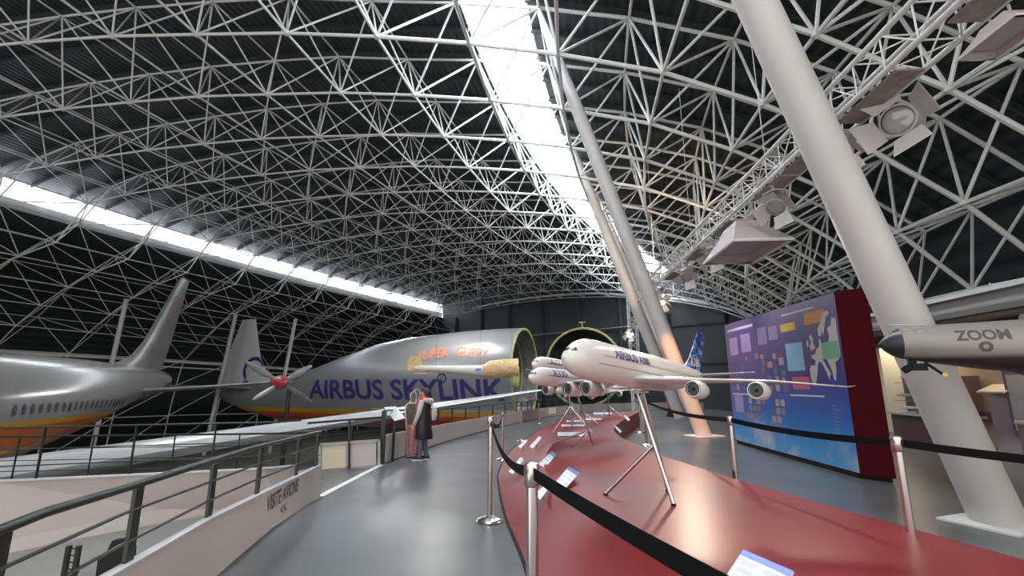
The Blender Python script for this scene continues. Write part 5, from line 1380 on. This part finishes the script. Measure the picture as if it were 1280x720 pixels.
# gallery spotlights
def gal_spot(px, py, lb, first=None):
    p = gpt(px, py, .35)
    if first is None:
        t = thing('ceiling_spotlight', lb, 'spotlight', p, 0, 'gallery ceiling spotlights')
        MB().lathe([(.03, .1), (.05, .08), (.055, -.06), (.05, -.07)], (0, 0, 0), (.3, 0, 1), 16, cap=False).build('can', M['housing_w'], t, True)
        MB().lathe([(.001, -.055), (.045, -.055)], (0, 0, 0), (.3, 0, 1), 16).build('lens', M['lenslit'], t, True)
        MB().tube((0, 0, .05), (.02, 0, .22), .01).build('stem', M['housing_w'], t, True)
        return t
    return copy_tree(first, None, p, .5, lb)
gsp = gal_spot(1206, 379, 'lit gallery ceiling spotlight above the jet nose'); gal_spot(1240, 370, 'lit gallery ceiling spotlight nearer the right edge', gsp); gal_spot(1118, 398, 'small gallery ceiling spotlight left of the big pillar', gsp)

# ------------------------------------------------------------------ things far away on the mezzanine and below
rx = pfloor(842, 521)
ex = thing('engine_exhibit', 'small reddish engine exhibit on a black base beyond the podium hollow', 'exhibit', rx)
MB().lathe([(.05, .3), (.3, .5), (.36, .9), (.3, 1.3), (.1, 1.5)], rx, (0, 0, 1), 16).build('engine_body', mat('rusty_red', (.3, .07, .05), .5), ex, True, True)
MB().lathe([(.4, 0), (.4, .12), (.3, .3), (.3, .5)], rx, (0, 0, 1), 16).build('base', M['black'], ex, True, True)
MB().box(rx + Vector((.45, 0, .7)), (.12, .3, 1.1)).build('yellow_bracket', M['yellow'], ex, world=True)
bx_ = Vector((-3.05, 4.6, -.95))
sc_ = thing('screen_back', 'black screen back seen between the posts of the nearest ramp railing', 'screen', bx_ + Vector((0, 0, -.25)))
MB().prism([aty(px, py, 4.55) for px, py in ((119, 722), (122, 700), (132, 692), (140, 676), (160, 673), (164, 684), (163, 722))], (0, .06, 0)).build('screen', M['black'], sc_, world=True)
MB().tube(aty(142, 715, 4.6), Vector((aty(142, 715, 4.6).x, 4.6, -1.18)), .03).build('stem', M['rail'], sc_, world=True)
lp2 = thing('lattice_post', 'dark lattice post standing on the lower ramp floor', 'post', Vector((aty(92, 700, 6.2).x, 6.2, -1.2)))
mb = MB()
for px in (86.5, 99): q0 = aty(px, 682, 6.2); mb.bar(q0, Vector((q0.x, 6.2, -1.25)), .045, .045)
for k in range(5): mb.bar(aty(86.5, 684 + k * 9, 6.2), aty(99, 688 + k * 9, 6.2), .012, .012)
mb.build('lattice', M['rail'], lp2, world=True)
# floor line of light dots near the big pillar base
# ------------------------------------------------------------------ lights
def spot(loc, aim, power, col, size=60, blend=.6, rad=.15):
    l = bpy.data.lights.new('spot', 'SPOT'); l.energy = power; l.color = col; l.spot_size = math.radians(size); l.spot_blend = blend; l.shadow_soft_size = rad
    o = bpy.data.objects.new('spot', l); COL.objects.link(o); o.location = loc; o.rotation_euler = (Vector(aim) - Vector(loc)).to_track_quat('-Z', 'Y').to_euler(); return o
spot(Vector((3.1, 8.9, 3.7)), b2_ + Vector((-.4, -.1, 1.2)), 800, (1, .42, .18), 36, .5)
spot(tp_(t_at(850), (-.1, -.6)), (1.4, 5.2, .8), 200, (1, .84, .66), 60)
spot(tp_(t_at(962), (-.1, -.6)), (1.0, 4.0, 1.2), 150, (1, .82, .62), 60)
spot(tp_(t_at(1045), (-.1, -.6)), (1.6, 3.0, .4), 70, (1, .78, .62), 70)
spot(tp_(t_at(925), (0, -.6)), (5.0, 9.6, 1.6), 110, (.85, .7, 1), 60)
spot(tp_(t_at(884), (0, -.6)), (5.0, 10.4, 2.0), 90, (.95, .75, .9), 50)
spot(tp_(t_at(832), (-.2, -.5)), (3.2, 12.5, .4), 260, (1, .75, .55), 60)
spot(tp_(t_at(832), (0, .6)), T(30, 24, 9), 500, (1, .78, .5), 80)
for y in (4, 8, 12):
    area('gallery_light', (gx(y, 1.7), y, 2.36), 1.2, 1.6, 26, (1, .8, .58))
for s_, l_, z_, pw in ((24, 0, 9.5, 420), (38, 8, 9.0, 420), (48, -6, 9.0, 420)):
    area('added_hall_fill', T(s_, l_, z_), 3, 3, pw, (1, .97, .93))  # added overhead fill to brighten the hall, not fixtures of the building
